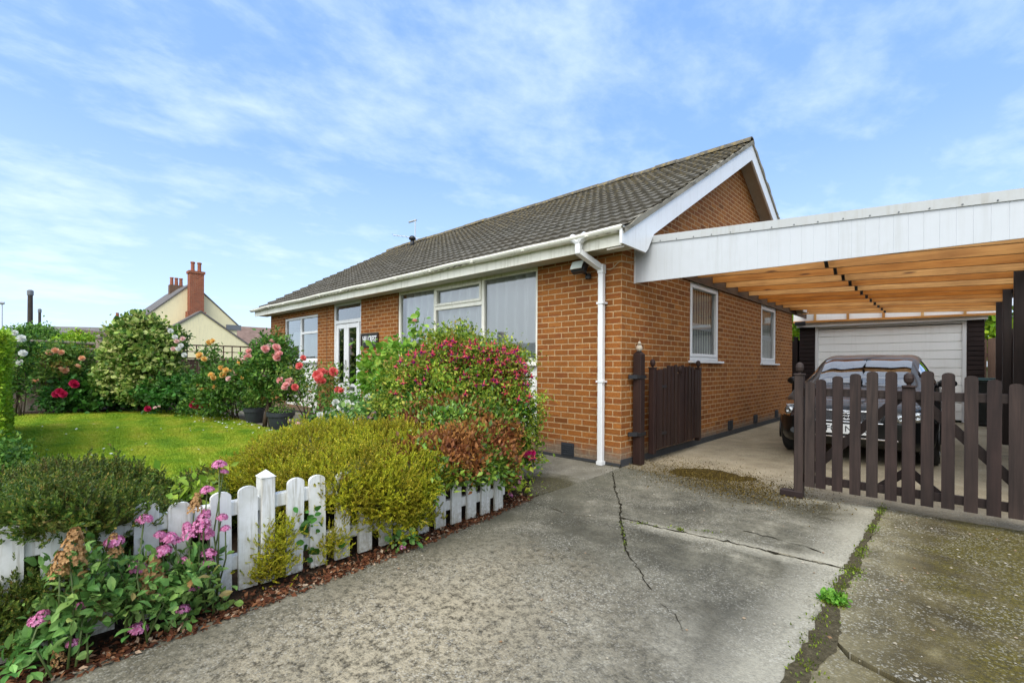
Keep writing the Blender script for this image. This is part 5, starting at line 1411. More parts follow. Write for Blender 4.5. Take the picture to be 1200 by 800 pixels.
def petal(L, W, cup, n=3):
    V = []; F = []
    for i in range(n+1):
        t_ = i/n; w_ = W*math.sin(math.pi*min(.5+.0, .12+.55*t_))*(1 if t_ < .8 else .78)
        for j in (-1,0,1): V.append((j*w_/2, L*t_, cup*(t_**1.6)*L + abs(j)*.18*w_))
    for i in range(n):
        for j in range(2): F.append((i*3+j, i*3+j+1, (i+1)*3+j+1, (i+1)*3+j))
    return np.array(V), F
def bloom_mesh(name, mat, r=.045, rings=((7,1.0,.15,.0),(6,.85,.75,.12),(5,.62,1.5,.2),(4,.42,2.4,.25))):
    b = MB()
    for k, (n, sc, cup, z0) in enumerate(rings):
        V, F = petal(r*sc, r*sc*1.15, cup)
        for i in range(n):
            a = 2*math.pi*i/n + k*.5 + rng.normal(0,.08); c, s_ = math.cos(a), math.sin(a)
            Vr = np.stack([V[:,0]*c - V[:,1]*s_, V[:,0]*s_ + V[:,1]*c, V[:,2] + z0*r*.3], 1)
            b.add(Vr*(1+rng.normal(0,.05)), F)
    return mesh_from(name, np.concatenate(b.V), b.F, [mat], smooth=True)
def put_mesh(me, name, parent, p, s=1., tilt=.5, face=None):
    o = bpy.data.objects.new(name, me); COL.objects.link(o); o.parent = parent
    o.location = Vector([float(v) for v in p]) - woff(parent)
    dvec = Vector(face) if face is not None else Vector((rng.normal(0,tilt), rng.normal(0,tilt), 1))
    o.rotation_euler = dvec.to_track_quat('Z','Y').to_euler(); o.rotation_euler.rotate_axis('Z', rng.uniform(0,6.28)); o.scale = (s,s,s)
    return o
B_PINK = bloom_mesh('rose_bloom', P_PINK); B_PALE = bloom_mesh('rose_bloom', P_PALE); B_CORAL = bloom_mesh('rose_bloom', P_CORAL); B_YEL = bloom_mesh('rose_bloom', P_YEL); B_PEACH = bloom_mesh('rose_bloom', P_PEACH); B_WHITE = bloom_mesh('rose_bloom', P_WHITE); B_CRIM = bloom_mesh('peony_bloom', P_CRIM, .06)
TOCAM = lambda p: (CAM - np.array(p))
def leaves(parent, name, mat, lobes, n, nclump, size, tmpl=LEAF, sig=.1, up=.25, out=.6, jit=.6, szj=.4, **k):
    pos, nor = crown_points(lobes, n, nclump, sig, **k); m = len(pos)
    ax = unit(nor*out + rng.normal(0, jit, (m,3)) + np.array((0,0,up)))
    nn = unit(nor*.6 + np.array((0,0,.7)) + rng.normal(0,.45,(m,3)))
    V, F = scatter(tmpl[0], tmpl[1], pos, ax, nn, size*np.clip(rng.normal(1,szj,m),.4,1.8), rng.uniform(.8,1.25,m))
    return gm(name, parent, mat if isinstance(mat, list) else [mat], [(V,F,0)])
def rose_bush(name, label, base, lobes, n, blooms, leafm=L_ROSE, size=.055, group=None, cat='rose bush', nst=7, clump=None):
    r = thing(name, label, cat, (base[0], base[1], 0), group)
    leaves(r, 'foliage', leafm, lobes, n, clump or max(30, n//28), size, sig=.085, rough=.16)
    tips = []
    for i in range(nst):
        L = lobes[i % len(lobes)]; tips.append((L[0]+rng.normal(0,L[3]*.4), L[1]+rng.normal(0,L[4]*.4), L[2]+rng.uniform(-.2,.6)*L[5]))
    stems(r, (base[0],base[1],0), tips, .014, STEMB)
    for (me, p, s_) in blooms:
        put_mesh(me, 'bloom', r, p, s_, face=unit(TOCAM(p))*.8 + np.array((rng.normal(0,.4), rng.normal(0,.4), .55)))
    return r
def spots(pix, depth, me, s_=1., sj=.15, dj=.15):
    return [(me, AT(px, py, depth + rng.normal(0, dj)), s_*(1+rng.normal(0, sj))) for px, py in pix]

# --- clipped hedge on the left boundary
hd = thing('clipped_hedge', 'tall bright green clipped hedge at the left edge of the lawn', 'hedge', (-7.4,-5.35,0))
n = 30000
pos = np.stack([rng.uniform(-9.6,-5.15,n), rng.uniform(-5.80,-5.09,n), rng.uniform(.02,1.54,n)], 1)
face = rng.integers(0,3,n)
pos[face==0,1] = -5.10 + rng.normal(0,.018,(face==0).sum()); pos[face==1,0] = -5.15 + rng.normal(0,.025,(face==1).sum()); pos[face==2,2] = 1.54 + rng.normal(0,.03,(face==2).sum())
pos[:,1] += .02*np.sin(pos[:,2]*5)+.02*np.sin(pos[:,0]*3)
nn = np.array([(0,1,0),(1,0,0),(0,0,1)])[face]
V, F = scatter(*LEAF, pos, unit(nn*.5+rng.normal(0,.6,(n,3))+np.array((0,0,.3))), unit(nn+rng.normal(0,.5,(n,3))), .045*rng.uniform(.6,1.4,n))
gm('foliage', hd, [L_HEDGE], [(V,F,0)])
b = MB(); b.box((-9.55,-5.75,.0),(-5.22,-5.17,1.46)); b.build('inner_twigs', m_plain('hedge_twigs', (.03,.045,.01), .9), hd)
# low growth at the hedge foot
hf = thing('low_shrub', 'dark low shrub at the foot of the clipped hedge', 'shrub', (-4.3,-5.0,0))
leaves(hf, 'foliage', L_ROSE, [(-4.6,-5.12,.14,.45,.14,.18)], 1500, 60, .045)

# --- plants along the back fence
D1 = 11.6
c = G(58, 481)
cx = lambda px, d, z=0.: AT(px, 428, d)
def lob(px, py, d, rx, rz, ry=None):
    p = AT(px, py, d); return (p[0], p[1], max(p[2], .05), rx, ry or rx, rz)
p = AT(58, 480, 11.8)
rose_bush('rose_bush', 'wide rose bush with scattered peach blooms in front of the weathered fence', p, [lob(38,440,11.9,.45,.55), lob(70,432,11.8,.55,.55), lob(88,425,11.9,.35,.38), lob(28,458,11.8,.35,.45), lob(62,415,12,.25,.3)], 7500,
    spots([(70,433),(76,434),(65,411),(72,413),(42,447),(58,414),(96,420),(28,416),(90,430)], 11.3, B_PEACH, 1.5), L_ROSEY, .075)
p = AT(22, 450, 10.6)
rose_bush('rose_bush', 'tall creamy white rose growing up beside the clipped hedge', p, [lob(22,440,10.6,.22,.75), lob(24,405,10.6,.22,.3)], 2600,
    spots([(17,390),(25,397),(20,407),(27,414),(24,425)], 10.3, B_WHITE, 1.5), L_ROSE, .07)
p = AT(72, 465, 11.2)
r = thing('peony', 'crimson peony flowers low down in front of the peach rose bush', 'flower', (p[0],p[1],0))
leaves(r, 'foliage', L_DARK, [lob(70,468,11.3,.35,.25)], 1400, 50, .09)
for q in ((70,459),(74,462),(88,451),(86,449),(66,462)): put_mesh(B_CRIM, 'bloom', r, AT(*q, 10.9), 1.35, face=unit(TOCAM(AT(*q,11)))+np.array((0,0,.4)))
p = AT(120, 478, 11.9)
r = thing('evergreen_shrub', 'low dark green leafy shrub between peach rose and tall variegated shrub', 'shrub', (p[0],p[1],0))
leaves(r, 'foliage', L_DARK, [lob(105,462,11.9,.55,.45), lob(135,465,11.9,.55,.45), lob(88,468,11.8,.4,.35)], 7000, 200, .095, OVAL, sig=.09)
p = AT(165, 478, 11.9)
r = thing('variegated_shrub', 'tall rounded cream and green variegated shrub against the back fence', 'shrub', (p[0],p[1],0))
leaves(r, 'foliage', L_VAR, [lob(165,405,11.9,.66,.60), lob(150,440,11.7,.52,.60), lob(180,432,11.8,.52,.68), lob(143,410,12,.34,.42), lob(190,405,12,.3,.36), lob(170,460,11.7,.5,.4), lob(165,385,12,.36,.3)], 16000, 420, .085, OVAL, sig=.085, rough=.13)
stems(r, (p[0],p[1],0), [AT(160,430,11.9),AT(175,420,11.9),AT(150,440,11.9),AT(185,440,11.9)], .03, STEMB)
p = AT(208, 470, 12.2)
r = thing('climbing_rose', 'white flowered climber spilling over the fence right of the variegated shrub', 'climber', (p[0],p[1],0))
leaves(r, 'foliage', L_ROSE, [lob(203,405,12.2,.22,.32), lob(210,397,12.3,.14,.18)], 1200, 50, .075)
for q in ((205,395),(209,409),(212,405),(203,409),(216,416),(207,400),(200,388),(214,397)): put_mesh(B_PALE if rng.random()<.5 else B_WHITE, 'bloom', r, AT(*q,11.7), 1.3, face=unit(TOCAM(AT(*q,11.7)))+np.array((0,0,.4)))
p = AT(215, 478, 11.4)
r = thing('evergreen_shrub', 'low fresh green shrub below the trellis fence beside the yellow rose', 'shrub', (p[0],p[1],0))
leaves(r, 'foliage', L_DARK, [lob(200,465,11.6,.5,.4), lob(222,462,11.5,.45,.4)], 4500, 130, .09, OVAL)
r = thing('bedding_plants', 'crimson and pale pink bedding flowers along the far lawn edge', 'flowers', tuple(AT(235,476,10.9)*np.array((1,1,0))))
leaves(r, 'foliage', L_ROSE, [lob(228,481,10.9,.3,.14), lob(246,481,10.8,.3,.14), lob(258,484,10.7,.25,.1)], 1500, 60, .06)
for q in ((226,475),(231,477),(228,470),(244,476),(248,477),(234,478),(173,479)): put_mesh(B_CRIM, 'bloom', r, AT(*q,10.6), 1.1, face=unit(TOCAM(AT(*q,10.6)))+np.array((0,0,.6)))
for q in ((262,484),(255,480),(182,478),(186,477),(268,482)): put_mesh(B_PALE, 'bloom', r, AT(*q,10.6), .8)
p = AT(275, 482, 10.4)
rose_bush('rose_bush', 'bushy rose covered in yellow and peach blooms in front of the trellis', p, [lob(262,450,10.5,.5,.36), lob(286,450,10.3,.48,.42), lob(278,468,10.3,.6,.36), lob(246,430,10.6,.16,.40), lob(243,460,10.5,.30,.34), lob(246,408,10.6,.11,.16)], 8500,
    spots([(244,402),(250,400),(235,417),(239,421),(259,431),(265,434),(270,436),(248,440),(249,443),(262,440),(233,453),(236,458),(240,456),(283,443),(291,424),(281,425),(277,437),(305,425),(252,454)], 9.95, B_YEL, 1.35) + spots([(276,437),(268,444),(283,424)], 9.9, B_PALE, 1.5), L_ROSE, .07)
p = AT(316, 487, 9.0)
r = rose_bush('standard_rose', 'upright rose on dark trunk with large pink blooms beside the left window', p, [lob(318,430,9.0,.42,.42), lob(325,455,9.0,.38,.4), lob(308,445,9.1,.32,.5), lob(320,410,9.1,.25,.25), lob(330,468,9.0,.26,.18)], 7500,
    spots([(318,401),(323,408),(321,418),(326,414),(324,420),(292,412),(291,419),(310,409),(328,416)], 8.65, B_PINK, 1.45) + spots([(311,411),(314,408),(311,437)], 8.65, B_PALE, 1.5), L_ROSE, .065, cat='rose bush', nst=3)
stems(r, (p[0],p[1],0), [AT(314,440,9.0),AT(320,450,9.0)], .045, STEMB, 'trunk')
p = AT(362, 492, 8.0)
rose_bush('rose_bush', 'thin leggy rose with coral red blooms in front of the door', p, [lob(345,446,8.0,.26,.24), lob(375,450,8.0,.35,.28), lob(372,470,7.9,.24,.16), lob(388,468,7.9,.25,.22), lob(392,445,7.9,.12,.22)], 1700,
    spots([(351,429),(355,420),(372,440),(376,445),(378,447),(380,438),(390,436),(377,436),(345,454),(396,457),(400,458),(391,475),(350,512)], 7.6, B_CORAL, 1.35) + spots([(329,446),(335,452),(337,448),(333,455),(340,447)], 7.7, B_PINK, 1.3), L_ROSEY, .05, nst=12, clump=240)
p = AT(405, 500, 7.2)
rose_bush('rose_bush', 'low rose smothered in white blooms below the front door', p, [lob(403,487,7.2,.33,.22), lob(420,482,7.2,.3,.24), lob(386,497,7.0,.22,.12)], 3400,
    spots([(404,482),(409,487),(398,492),(412,478),(400,478),(388,483),(393,472),(374,487),(376,492),(380,485),(386,491),(395,488),(403,493),(418,476),(425,472),(431,466),(378,500),(381,497),(364,503),(372,498),(407,472),(415,484),(390,497),(421,489)], 6.85, B_WHITE, 1.15), L_ROSE, .05)
p = AT(350, 500, 7.8)
r = thing('bedding_plants', 'small pale pink and cream flowers round the two slate grey pots', 'flowers', (p[0],p[1],0))
leaves(r, 'foliage', L_ROSEY, [lob(352,505,7.3,.16,.06)], 300, 30, .04)
for q in ((354,502),(357,505),(349,497),(366,506),(340,494)): put_mesh(B_PALE, 'bloom', r, AT(*q,7.3), .8)
# sedum / hydrangea heads
def floret_mesh(name, mat, n=90, r=.03, h=1.0, cone=False, fs=.006):
    b = MB(); i = 0
    while i < n:
        if cone: zz = rng.uniform(0,1); rad = r*(1-.72*zz)*rng.uniform(.75,1.08); a = rng.uniform(0,6.28); p = np.array((rad*math.cos(a), rad*math.sin(a), zz*r*h)); nr = unit(np.array((math.cos(a), math.sin(a), .5)))
        else: d_ = unit(rng.normal(size=3)); d_[2] = abs(d_[2]); p = d_*np.array((r,r,r*h))*rng.uniform(.85,1.08); nr = d_
        t1 = unit(np.cross(nr, rng.normal(size=3))); t2 = np.cross(nr, t1); s_ = fs*rng.uniform(.7,1.3)
        for k in range(5):
            a = 2*math.pi*k/5; e = (t1*math.cos(a)+t2*math.sin(a))*s_; f_ = (t1*math.cos(a+.9)+t2*math.sin(a+.9))*s_*.55; g_ = (t1*math.cos(a-.9)+t2*math.sin(a-.9))*s_*.55
            b.add([p, p+g_+nr*s_*.1, p+e+nr*s_*.25, p+f_+nr*s_*.1], [(0,1,2,3)])
        i += 1
    return mesh_from(name, np.concatenate(b.V), b.F, [mat])
HY = floret_mesh('flower_head', P_PURP, 130, .085, .8, fs=.016)
p = AT(440, 498, 5.6)
r = thing('mauve_flowers', 'mauve rounded flower heads behind the golden heather mound', 'flower', (p[0],p[1],0))
leaves(r, 'foliage', L_VALER, [lob(445,492,5.7,.3,.18), lob(425,495,5.8,.2,.12)], 1500, 60, .06, OVAL)
for q, s_ in (((441,485),1.1),((436,490),.9),((446,481),.8),((421,494),1.0),((472,478),1.0),((468,481),.8),((416,497),.7)): put_mesh(HY, 'flower_head', r, AT(*q,5.5), s_*.75, tilt=.3)
# pots
SLATEPOT = m_plain('slate_pot', (.030,.036,.044), .6)
def pot(base, rt_, h, label):
    r = thing('plant_pot', label, 'plant pot', (base[0],base[1],0), 'pots on the garden path')
    b = MB(); b.lathe([(rt_*.68,0),(rt_*.74,.02),(rt_*.93,h-.07),(rt_*1.02,h-.07),(rt_*1.05,h),(rt_*.93,h),(rt_*.90,h-.05),(.01,h-.05)], (base[0],base[1],0), 28); sm(b.build('container', SLATEPOT, r), 30)
    b = MB(); b.lathe([(rt_*.9,0),(.001,.012)], (base[0],base[1],h-.045), 20); b.build('compost', SOIL, r)
    return r
q = G(298,495); pot(q, .20, .30, 'slate grey pot on the path under the pink rose, holding an upright plant')
u = thing('potted_plant', 'upright feathery green plant growing in the left slate pot', 'plant', (q[0],q[1],.27))
leaves(u, 'foliage', L_ROSEY, [(q[0],q[1],.42,.14,.14,.2),(q[0],q[1],.62,.07,.07,.2)], 800, 40, .05, sig=.03)
q = G(329,503.5); pot(q, .235, .33, 'wider slate grey pot nearest the lawn, holding small sprigs')
u = thing('potted_plant', 'small sparse seedlings with pale flowers in the wider slate pot', 'plant', (q[0],q[1],.3))
leaves(u, 'foliage', L_ROSEY, [(q[0],q[1],.36,.17,.17,.06)], 260, 30, .035, sig=.03)
for i in range(5): put_mesh(B_PALE, 'bloom', u, (q[0]+rng.normal(0,.08), q[1]+rng.normal(0,.08), .42+rng.uniform(-.02,.05)), .35)
q = G(368, 505)
u = thing('garden_stake', 'thin white stake standing upright beside the white roses', 'stake', (q[0],q[1],0))
b = MB(); b.box((q[0]-.018,q[1]-.018,0),(q[0]+.018,q[1]+.018,.42), bev=.004); b.tube([(q[0],q[1],.42),(q[0],q[1],.44)], [.016,.012], 8); b.build('stake_rod', WHITE, u)

# --- fuchsia
F0 = (-1.28,-1.38)
fu = thing('fuchsia_bush', 'large fuchsia bush hung with red and purple flowers below the picture window', 'shrub', (F0[0],F0[1],0))
flobes = [lob(535,425,5.2,.42,.36), lob(492,448,5.25,.34,.28), lob(574,432,5.2,.40,.30), lob(515,470,5.0,.50,.38), lob(565,478,5.0,.48,.44), lob(600,490,5.1,.24,.42), lob(540,500,4.95,.45,.36), lob(468,462,5.25,.26,.24), lob(608,525,4.95,.16,.25)]
leaves(fu, 'foliage', L_FUCH, flobes, 46000, 720, .030, sig=.06, rough=.15, up=.1, szj=.45)
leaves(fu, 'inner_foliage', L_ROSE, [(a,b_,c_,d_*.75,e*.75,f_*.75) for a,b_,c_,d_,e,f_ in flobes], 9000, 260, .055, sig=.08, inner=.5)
stems(fu, (F0[0],F0[1],0), [AT(480,430,5.3),AT(530,420,5.25),AT(580,430,5.2),AT(600,470,5.1),AT(560,480,5.0),AT(500,470,5)], .018, STEMB)
for q in ((505,398),(520,388),(531,390),(548,393),(498,396),(603,402),(614,408),(540,386),(590,398),(570,395)):
    p1 = AT(*q, 5.2); stems(fu, AT(q[0]-5,430,5.25), [p1], .005, STEMB, 'shoot')
    V, F = scatter(*LEAF, p1 + rng.normal(0,.05,(26,3))*np.array((1,1,1.6)) - np.array((0,0,.05)), unit(rng.normal(0,1,(26,3))), unit(rng.normal(0,1,(26,3))), .03*rng.uniform(.6,1.3,26)); gm('shoot_leaves', fu, [L_FUCH], [(V,F,0)])
def fuchsia_mesh():
    b = MB()
    b.lathe([(.003,0),(.005,-.012),(.004,-.02),(.007,-.03)], (0,0,0), 8, m=0)
    for i in range(4):
        a = i*math.pi/2; c_, s_ = math.cos(a), math.sin(a)
        V = np.array([(-.006,.004,-.026),(.006,.004,-.026),(.008,.020,-.036),(0,.034,-.034),(-.008,.020,-.036)])
        b.add(np.stack([V[:,0]*c_-V[:,1]*s_, V[:,0]*s_+V[:,1]*c_, V[:,2]],1), [(0,1,2,3,4)], 0)
    b.lathe([(.006,-.030),(.010,-.037),(.010,-.045),(.007,-.047)], (0,0,0), 8, m=1)
    b.tube([(0,0,-.05),(.002,0,-.072)], .0012, 4, m=0)
    return mesh_from('flower', np.concatenate(b.V), b.F, [P_FRED, P_FPUR], b.M)
FM = fuchsia_mesh()
fpix = [(rng.normal(545,40), rng.normal(415,11)) for _ in range(46)] + [(rng.uniform(480,625), rng.uniform(415,480)) for _ in range(30)] + [(x+rng.normal(0,4), y+rng.normal(0,3)) for x,y in ((580,415),(585,417),(565,418),(543,465),(548,467),(460,458),(470,455),(490,460),(486,458),(598,500),(625,455),(472,440),(622,533),(612,550)) for _ in (0,1)]
fr_ = rng.normal(0,1,(620,2))*np.array((44,27))+np.array((552,430)); fr_ = fr_[(np.abs(fr_[:,0]-540)<78)&(fr_[:,1]>393+((fr_[:,0]-540)/16)**2)&(fr_[:,1]<490)]
bb = MB(); fv = np.array([v.co[:] for v in FM.vertices]); ff = [list(p_.vertices) for p_ in FM.polygons]; fm_ = [p_.material_index for p_ in FM.polygons]
for q in fr_:
    pt = AT(q[0], q[1], 4.92+rng.normal(0,.10)); Mr = np.array(Matrix.Rotation(rng.uniform(0,6.28),3,'Z') @ Matrix.Rotation(rng.normal(0,.35),3,'X'))
    o_ = bb.n; bb.V.append((fv*rng.uniform(.8,1.25))@Mr.T + pt); bb.n += len(fv)
    bb.F += [[i_+o_ for i_ in f_] for f_ in ff]; bb.M += fm_
bb.build('flower', [P_FRED, P_FPUR], fu, kind='stuff')
fpix = [q for q in fpix if q[0] < 627 and q[1] > 392+((q[0]-540)/15)**2*.6]
for i, q in enumerate(fpix[:98]):
    dd = 4.72 if q[1] > 440 else 4.86
    o = put_mesh(FM, 'flower', fu, AT(q[0], q[1], dd+rng.normal(0,.08)), rng.uniform(1.0,1.5), face=(rng.normal(0,.25),rng.normal(0,.25),1))
p = G(622,545)
r = thing('dianthus', 'single magenta flower at the right foot of the fuchsia bush', 'flower', (p[0],p[1],0))
leaves(r, 'foliage', L_FUCH, [(p[0]-.03,p[1],.06,.10,.10,.09)], 200, 14, .04)
for q in ((620,532),(624,531),(617,533)): put_mesh(bloom_mesh('bloom', P_MAG, .03), 'bloom', r, AT(q[0],q[1],4.75), 1.1, face=unit(TOCAM(AT(q[0],q[1],4.75)))+np.array((0,0,.3)))
# --- tall climber stems left of the fuchsia
p = AT(470, 497, 5.9)
r = thing('climbing_rose', 'tall lanky climber with fresh green leaves and one pink bud before the window', 'climber', (p[0],p[1],0))
tips = [AT(487,366,5.7),AT(478,392,5.7),AT(440,428,5.8),AT(505,385,5.6),AT(425,398,5.9),AT(455,425,5.7),AT(498,372,5.6)]
stems(r, (p[0],p[1],0), tips, .012, STEMG, bend=.3, nseg=6)
P_ = []; 
for tpt, k_ in zip(tips, (60,50,44,40,30,60,34)):
    for i in range(k_): f_ = rng.uniform(.5,1.0); P_.append(np.array((p[0],p[1],0))*(1-f_) + np.array(tpt)*f_ + rng.normal(0,.055,3))
P_ = np.array(P_); n = len(P_)
V, F = scatter(*OVAL, P_, unit(rng.normal(0,.7,(n,3))+np.array((.2,-.3,-.1))), unit(rng.normal(0,.5,(n,3))+np.array((.3,-.5,.6))), .085*rng.uniform(.6,1.3,n)); gm('foliage', r, [L_BRAM], [(V,F,0)])
leaves(r, 'foliage', L_BRAM, [lob(447,440,5.75,.22,.35), lob(470,420,5.7,.22,.25), lob(435,445,5.9,.12,.3)], 900, 90, .06, OVAL, sig=.05)
put_mesh(B_PINK, 'bud', r, AT(486,377,5.6), .75, face=(0,0,1))
put_mesh(B_WHITE, 'bloom', r, AT(431,466,5.6), .9, face=TOCAM(AT(431,466,5.6)))
# --- bronze and green shrub at the end of the fence
p = G(545,592)
hb = thing('bronze_shrub', 'rounded shrub with glossy green and rusty bronze leaves overhanging the fence end', 'shrub', (-.45,-2.05,0))
hl_ = [lob(535,506,4.5,.46,.30), lob(498,510,4.5,.34,.26), lob(565,516,4.5,.30,.32), lob(530,540,3.62,.26,.20,.26), lob(560,540,3.80,.22,.18,.24), lob(578,546,4.0,.17,.18), lob(503,548,3.45,.24,.18,.24), lob(480,548,3.4,.18,.15,.2), lob(550,525,3.9,.28,.18,.25)]
pos, nor = crown_points(hl_, 30000, 850, .05, rough=.07); m = len(pos)
ax = unit(nor*.7 + rng.normal(0,.55,(m,3)) + np.array((0,0,.35))); nn_ = unit(nor*.6+rng.normal(0,.5,(m,3))+np.array((0,0,.6)))
kx = np.sin(pos[:,0]*9+1.3)+np.sin(pos[:,1]*11)+np.sin(pos[:,2]*13+.6) + rng.normal(0,.7,m) + .55 + 1.0*(pos[:,2]-.45)
br = kx > 0
V1, F1 = scatter(*LEAF, pos[br], ax[br], nn_[br], .042*rng.uniform(.6,1.3,br.sum())); V2, F2 = scatter(*LEAF, pos[~br], ax[~br], nn_[~br], .05*rng.uniform(.6,1.3,(~br).sum()))
gm('foliage', hb, [L_HEBEB, L_HEBE], [(V1,F1,0),(V2,F2,1)])
stems(hb, (-.45,-2.05,0), [AT(540,520,4.6),AT(500,525,4.6),AT(575,525,4.6)], .02, STEMB)
# --- heathers
def heather(name, label, lobes, mat, n, L=.085, cat='heather', nclump=None, base=None, core=True, group=None, sig=.045, rough=.05):
    r = thing(name, label, cat, (lobes[0][0], lobes[0][1], 0) if base is None else base, group)
    pos, nor = crown_points(lobes, n, nclump or n//9, sig, shell=(.9,1.02), inner=.86, rough=rough); m = len(pos)
    ax = unit(nor*.75 + rng.normal(0,.33,(m,3)) + np.array((0,0,.55)))
    V, F = scatter(*SPRIG, pos - ax*L*.5, ax, unit(rng.normal(0,1,(m,3))), L*rng.uniform(.6,1.35,m))
    gm('foliage', r, [mat], [(V,F,0)])
    if core:
        b = MB()
        for (cx_,cy_,cz_,rx,ry,rz) in lobes:
            pr = [(math.sin(a), -math.cos(a)) for a in np.linspace(.02, math.pi-.02, 9)]
            b.lathe([(u_*.86, v_*.86) for u_, v_ in pr], (0,0,0), 14); b.V[-1] = b.V[-1]*np.array((rx,ry,rz)) + np.array((cx_,cy_,cz_))
        for k_ in range(len(b.V)): b.V[k_][:,2] = np.maximum(b.V[k_][:,2], .0)
        b.build('woody_core', m_plain('heather_twigs', (.075,.080,.014), .95), r)
    return r
heather('golden_heather', 'wide golden green heather mound spilling over the middle of the white fence',
    [lob(385,545,3.75,.62,.30,.55), lob(450,545,3.7,.42,.29), lob(335,556,3.8,.40,.20), lob(415,562,3.15,.34,.19,.30), lob(482,560,3.3,.20,.19), lob(370,566,3.1,.26,.15,.22), lob(292,566,3.9,.34,.16), lob(452,572,3.15,.26,.18,.24)], L_HEATHY, 21000, .058)
heather('golden_heather', 'trailing clump of golden heather hanging in front of the fence below the mound',
    [lob(462,605,3.15,.17,.12,.13), lob(485,598,3.35,.14,.11,.12), lob(440,598,3.05,.11,.08,.1)], L_HEATHY, 1700, .05, core=False)
heather('heather_tuft', 'upright golden heather tuft poking through beside the tall fence post', [lob(322,650,2.62,.065,.10,.05), lob(328,632,2.62,.04,.08,.045), lob(310,666,2.6,.05,.045,.05)], L_HEATHY, 1200, .04, core=False, base=(.21,-4.0,0))
heather('heather_tuft', 'little heather and ivy tuft on the picket right of the tall post', [lob(388,632,2.85,.06,.06,.05), lob(385,642,2.85,.05,.05,.05)], L_HEATHY, 420, .034, core=False, base=(.2,-3.66,0))
heather('dark_heather', 'dark green heather mound behind the fence at bottom left',
    [lob(88,598,2.75,.38,.23,.38), lob(30,608,2.7,.34,.22,.34), lob(135,610,2.75,.24,.18), lob(62,612,2.32,.26,.16,.24), lob(115,615,2.38,.20,.13,.18), lob(15,620,2.2,.18,.11,.18), lob(78,600,2.06,.17,.085,.15), lob(125,602,2.15,.13,.075,.12), lob(45,606,2.0,.12,.07,.1), lob(150,602,2.3,.10,.07)], L_HEATHD, 14000, .062)
heather('dark_heather', 'dark heather spilling through the fence at the lower left corner', [lob(30,700,2.0,.22,.12,.12), lob(5,720,1.95,.18,.15,.12), lob(65,712,2.05,.11,.09,.08)], L_HEATHD, 3600, .05, core=False)
heather('dark_heather', 'low dark heather between the two larger mounds behind the fence',
    [lob(235,592,3.5,.36,.15,.4), lob(270,578,3.7,.33,.16), lob(205,602,3.1,.22,.14)], L_HEATHD, 5500, .06)
p = lob(212,585,3.0,.2,.1)
r = thing('lime_leaved_plant', 'lime green leafy stems rising behind the fence between two heathers', 'plant', (p[0],p[1],0))
leaves(r, 'foliage', L_LIGHT, [lob(205,582,3.0,.14,.06), lob(228,575,3.0,.12,.05)], 150, 30, .052, OVAL, sig=.04)
leaves(r, 'foliage', L_LIGHT, [lob(225,553,3.0,.14,.06)], 26, 14, .05, LEAF, sig=.06)
stems(r, (p[0],p[1],0), [AT(200,575,3),AT(225,545,3),AT(215,560,3),AT(235,560,3)], .004, STEMG)
# --- red valerian along the drive in front of the fence
VH = [floret_mesh('flower_head', P_VAL, 80, .022, .9, fs=.0065), floret_mesh('flower_head', P_VAL, 150, .036, 2.0, True, .0075)]
SH = [floret_mesh('seed_head', P_SEED, 190, .036, 2.5, True, .0065)]
def valerian(label, base_pix, leaf_lobes, nleaf, heads, group='red valerian plants along the fence'):
    q = base_pix
    r = thing('red_valerian', label, 'valerian', (q[0], q[1], 0), group)
    leaves(r, 'foliage', L_VALER, leaf_lobes, int(nleaf*2.2), max(16, nleaf//4), .041, LANCE, sig=.03, rough=.18, shell=(.4,1.05), inner=.3, zmin=.01)
    for (px, py, xx, kind, s_) in heads:
        pt = SD(px, py, xx)
        me = {'p': VH[0], 'P': VH[1], 'b': SH[0]}[kind]
        ax = np.array((rng.normal(0,.12), rng.normal(0,.12), 1))
        hgt = {'p': .01, 'P': .036, 'b': .045}[kind]*s_
        pt = pt - np.array((0,0,hgt))
        put_mesh(me, 'seed_head' if kind == 'b' else 'flower_head', r, pt, s_*1.12, face=ax)
        b0 = np.array((q[0]+rng.normal(0,.05), pt[1]*.6+q[1]*.4, .02)); mid = (b0+pt)/2 + np.array((rng.normal(0,.02), rng.normal(0,.03), .03))
        b = MB(); b.tube([b0, mid, pt+np.array((0,0,.01))], [.0045,.0038,.0028], 6); b.build('stem', STEMG, r, smooth=True)
def sl(px, py, x, r_, rz=None): p_ = SD(px, py, x); return (p_[0], p_[1], p_[2], r_, r_, rz or r_)
valerian('red valerian with the tallest pink plume leaning against the white pickets', (.27,-4.33), [sl(225,668,.25,.10,.08), sl(200,690,.28,.09), sl(232,700,.29,.10,.07), sl(180,690,.30,.09), sl(205,715,.32,.09,.06), sl(245,715,.30,.06,.05)], 420,
    [(234,612,.26,'P',1.25),(222,622,.27,'P',.9),(243,625,.25,'p',1.2),(198,628,.27,'p',1.3),(187,625,.27,'p',.9),(206,632,.27,'p',1.0),(192,642,.28,'p',1.2),(244,647,.27,'p',1.35),(243,658,.27,'p',1.2),(260,605,.25,'p',1.0),(264,618,.25,'p',.9),(228,590,.24,'b',.9),(243,573,.24,'p',1.2),(257,543,.22,'p',1.3),(262,552,.22,'p',.8),(226,686,.31,'p',1.1),(214,655,.28,'p',.8),(188,690,.32,'p',1.2)])
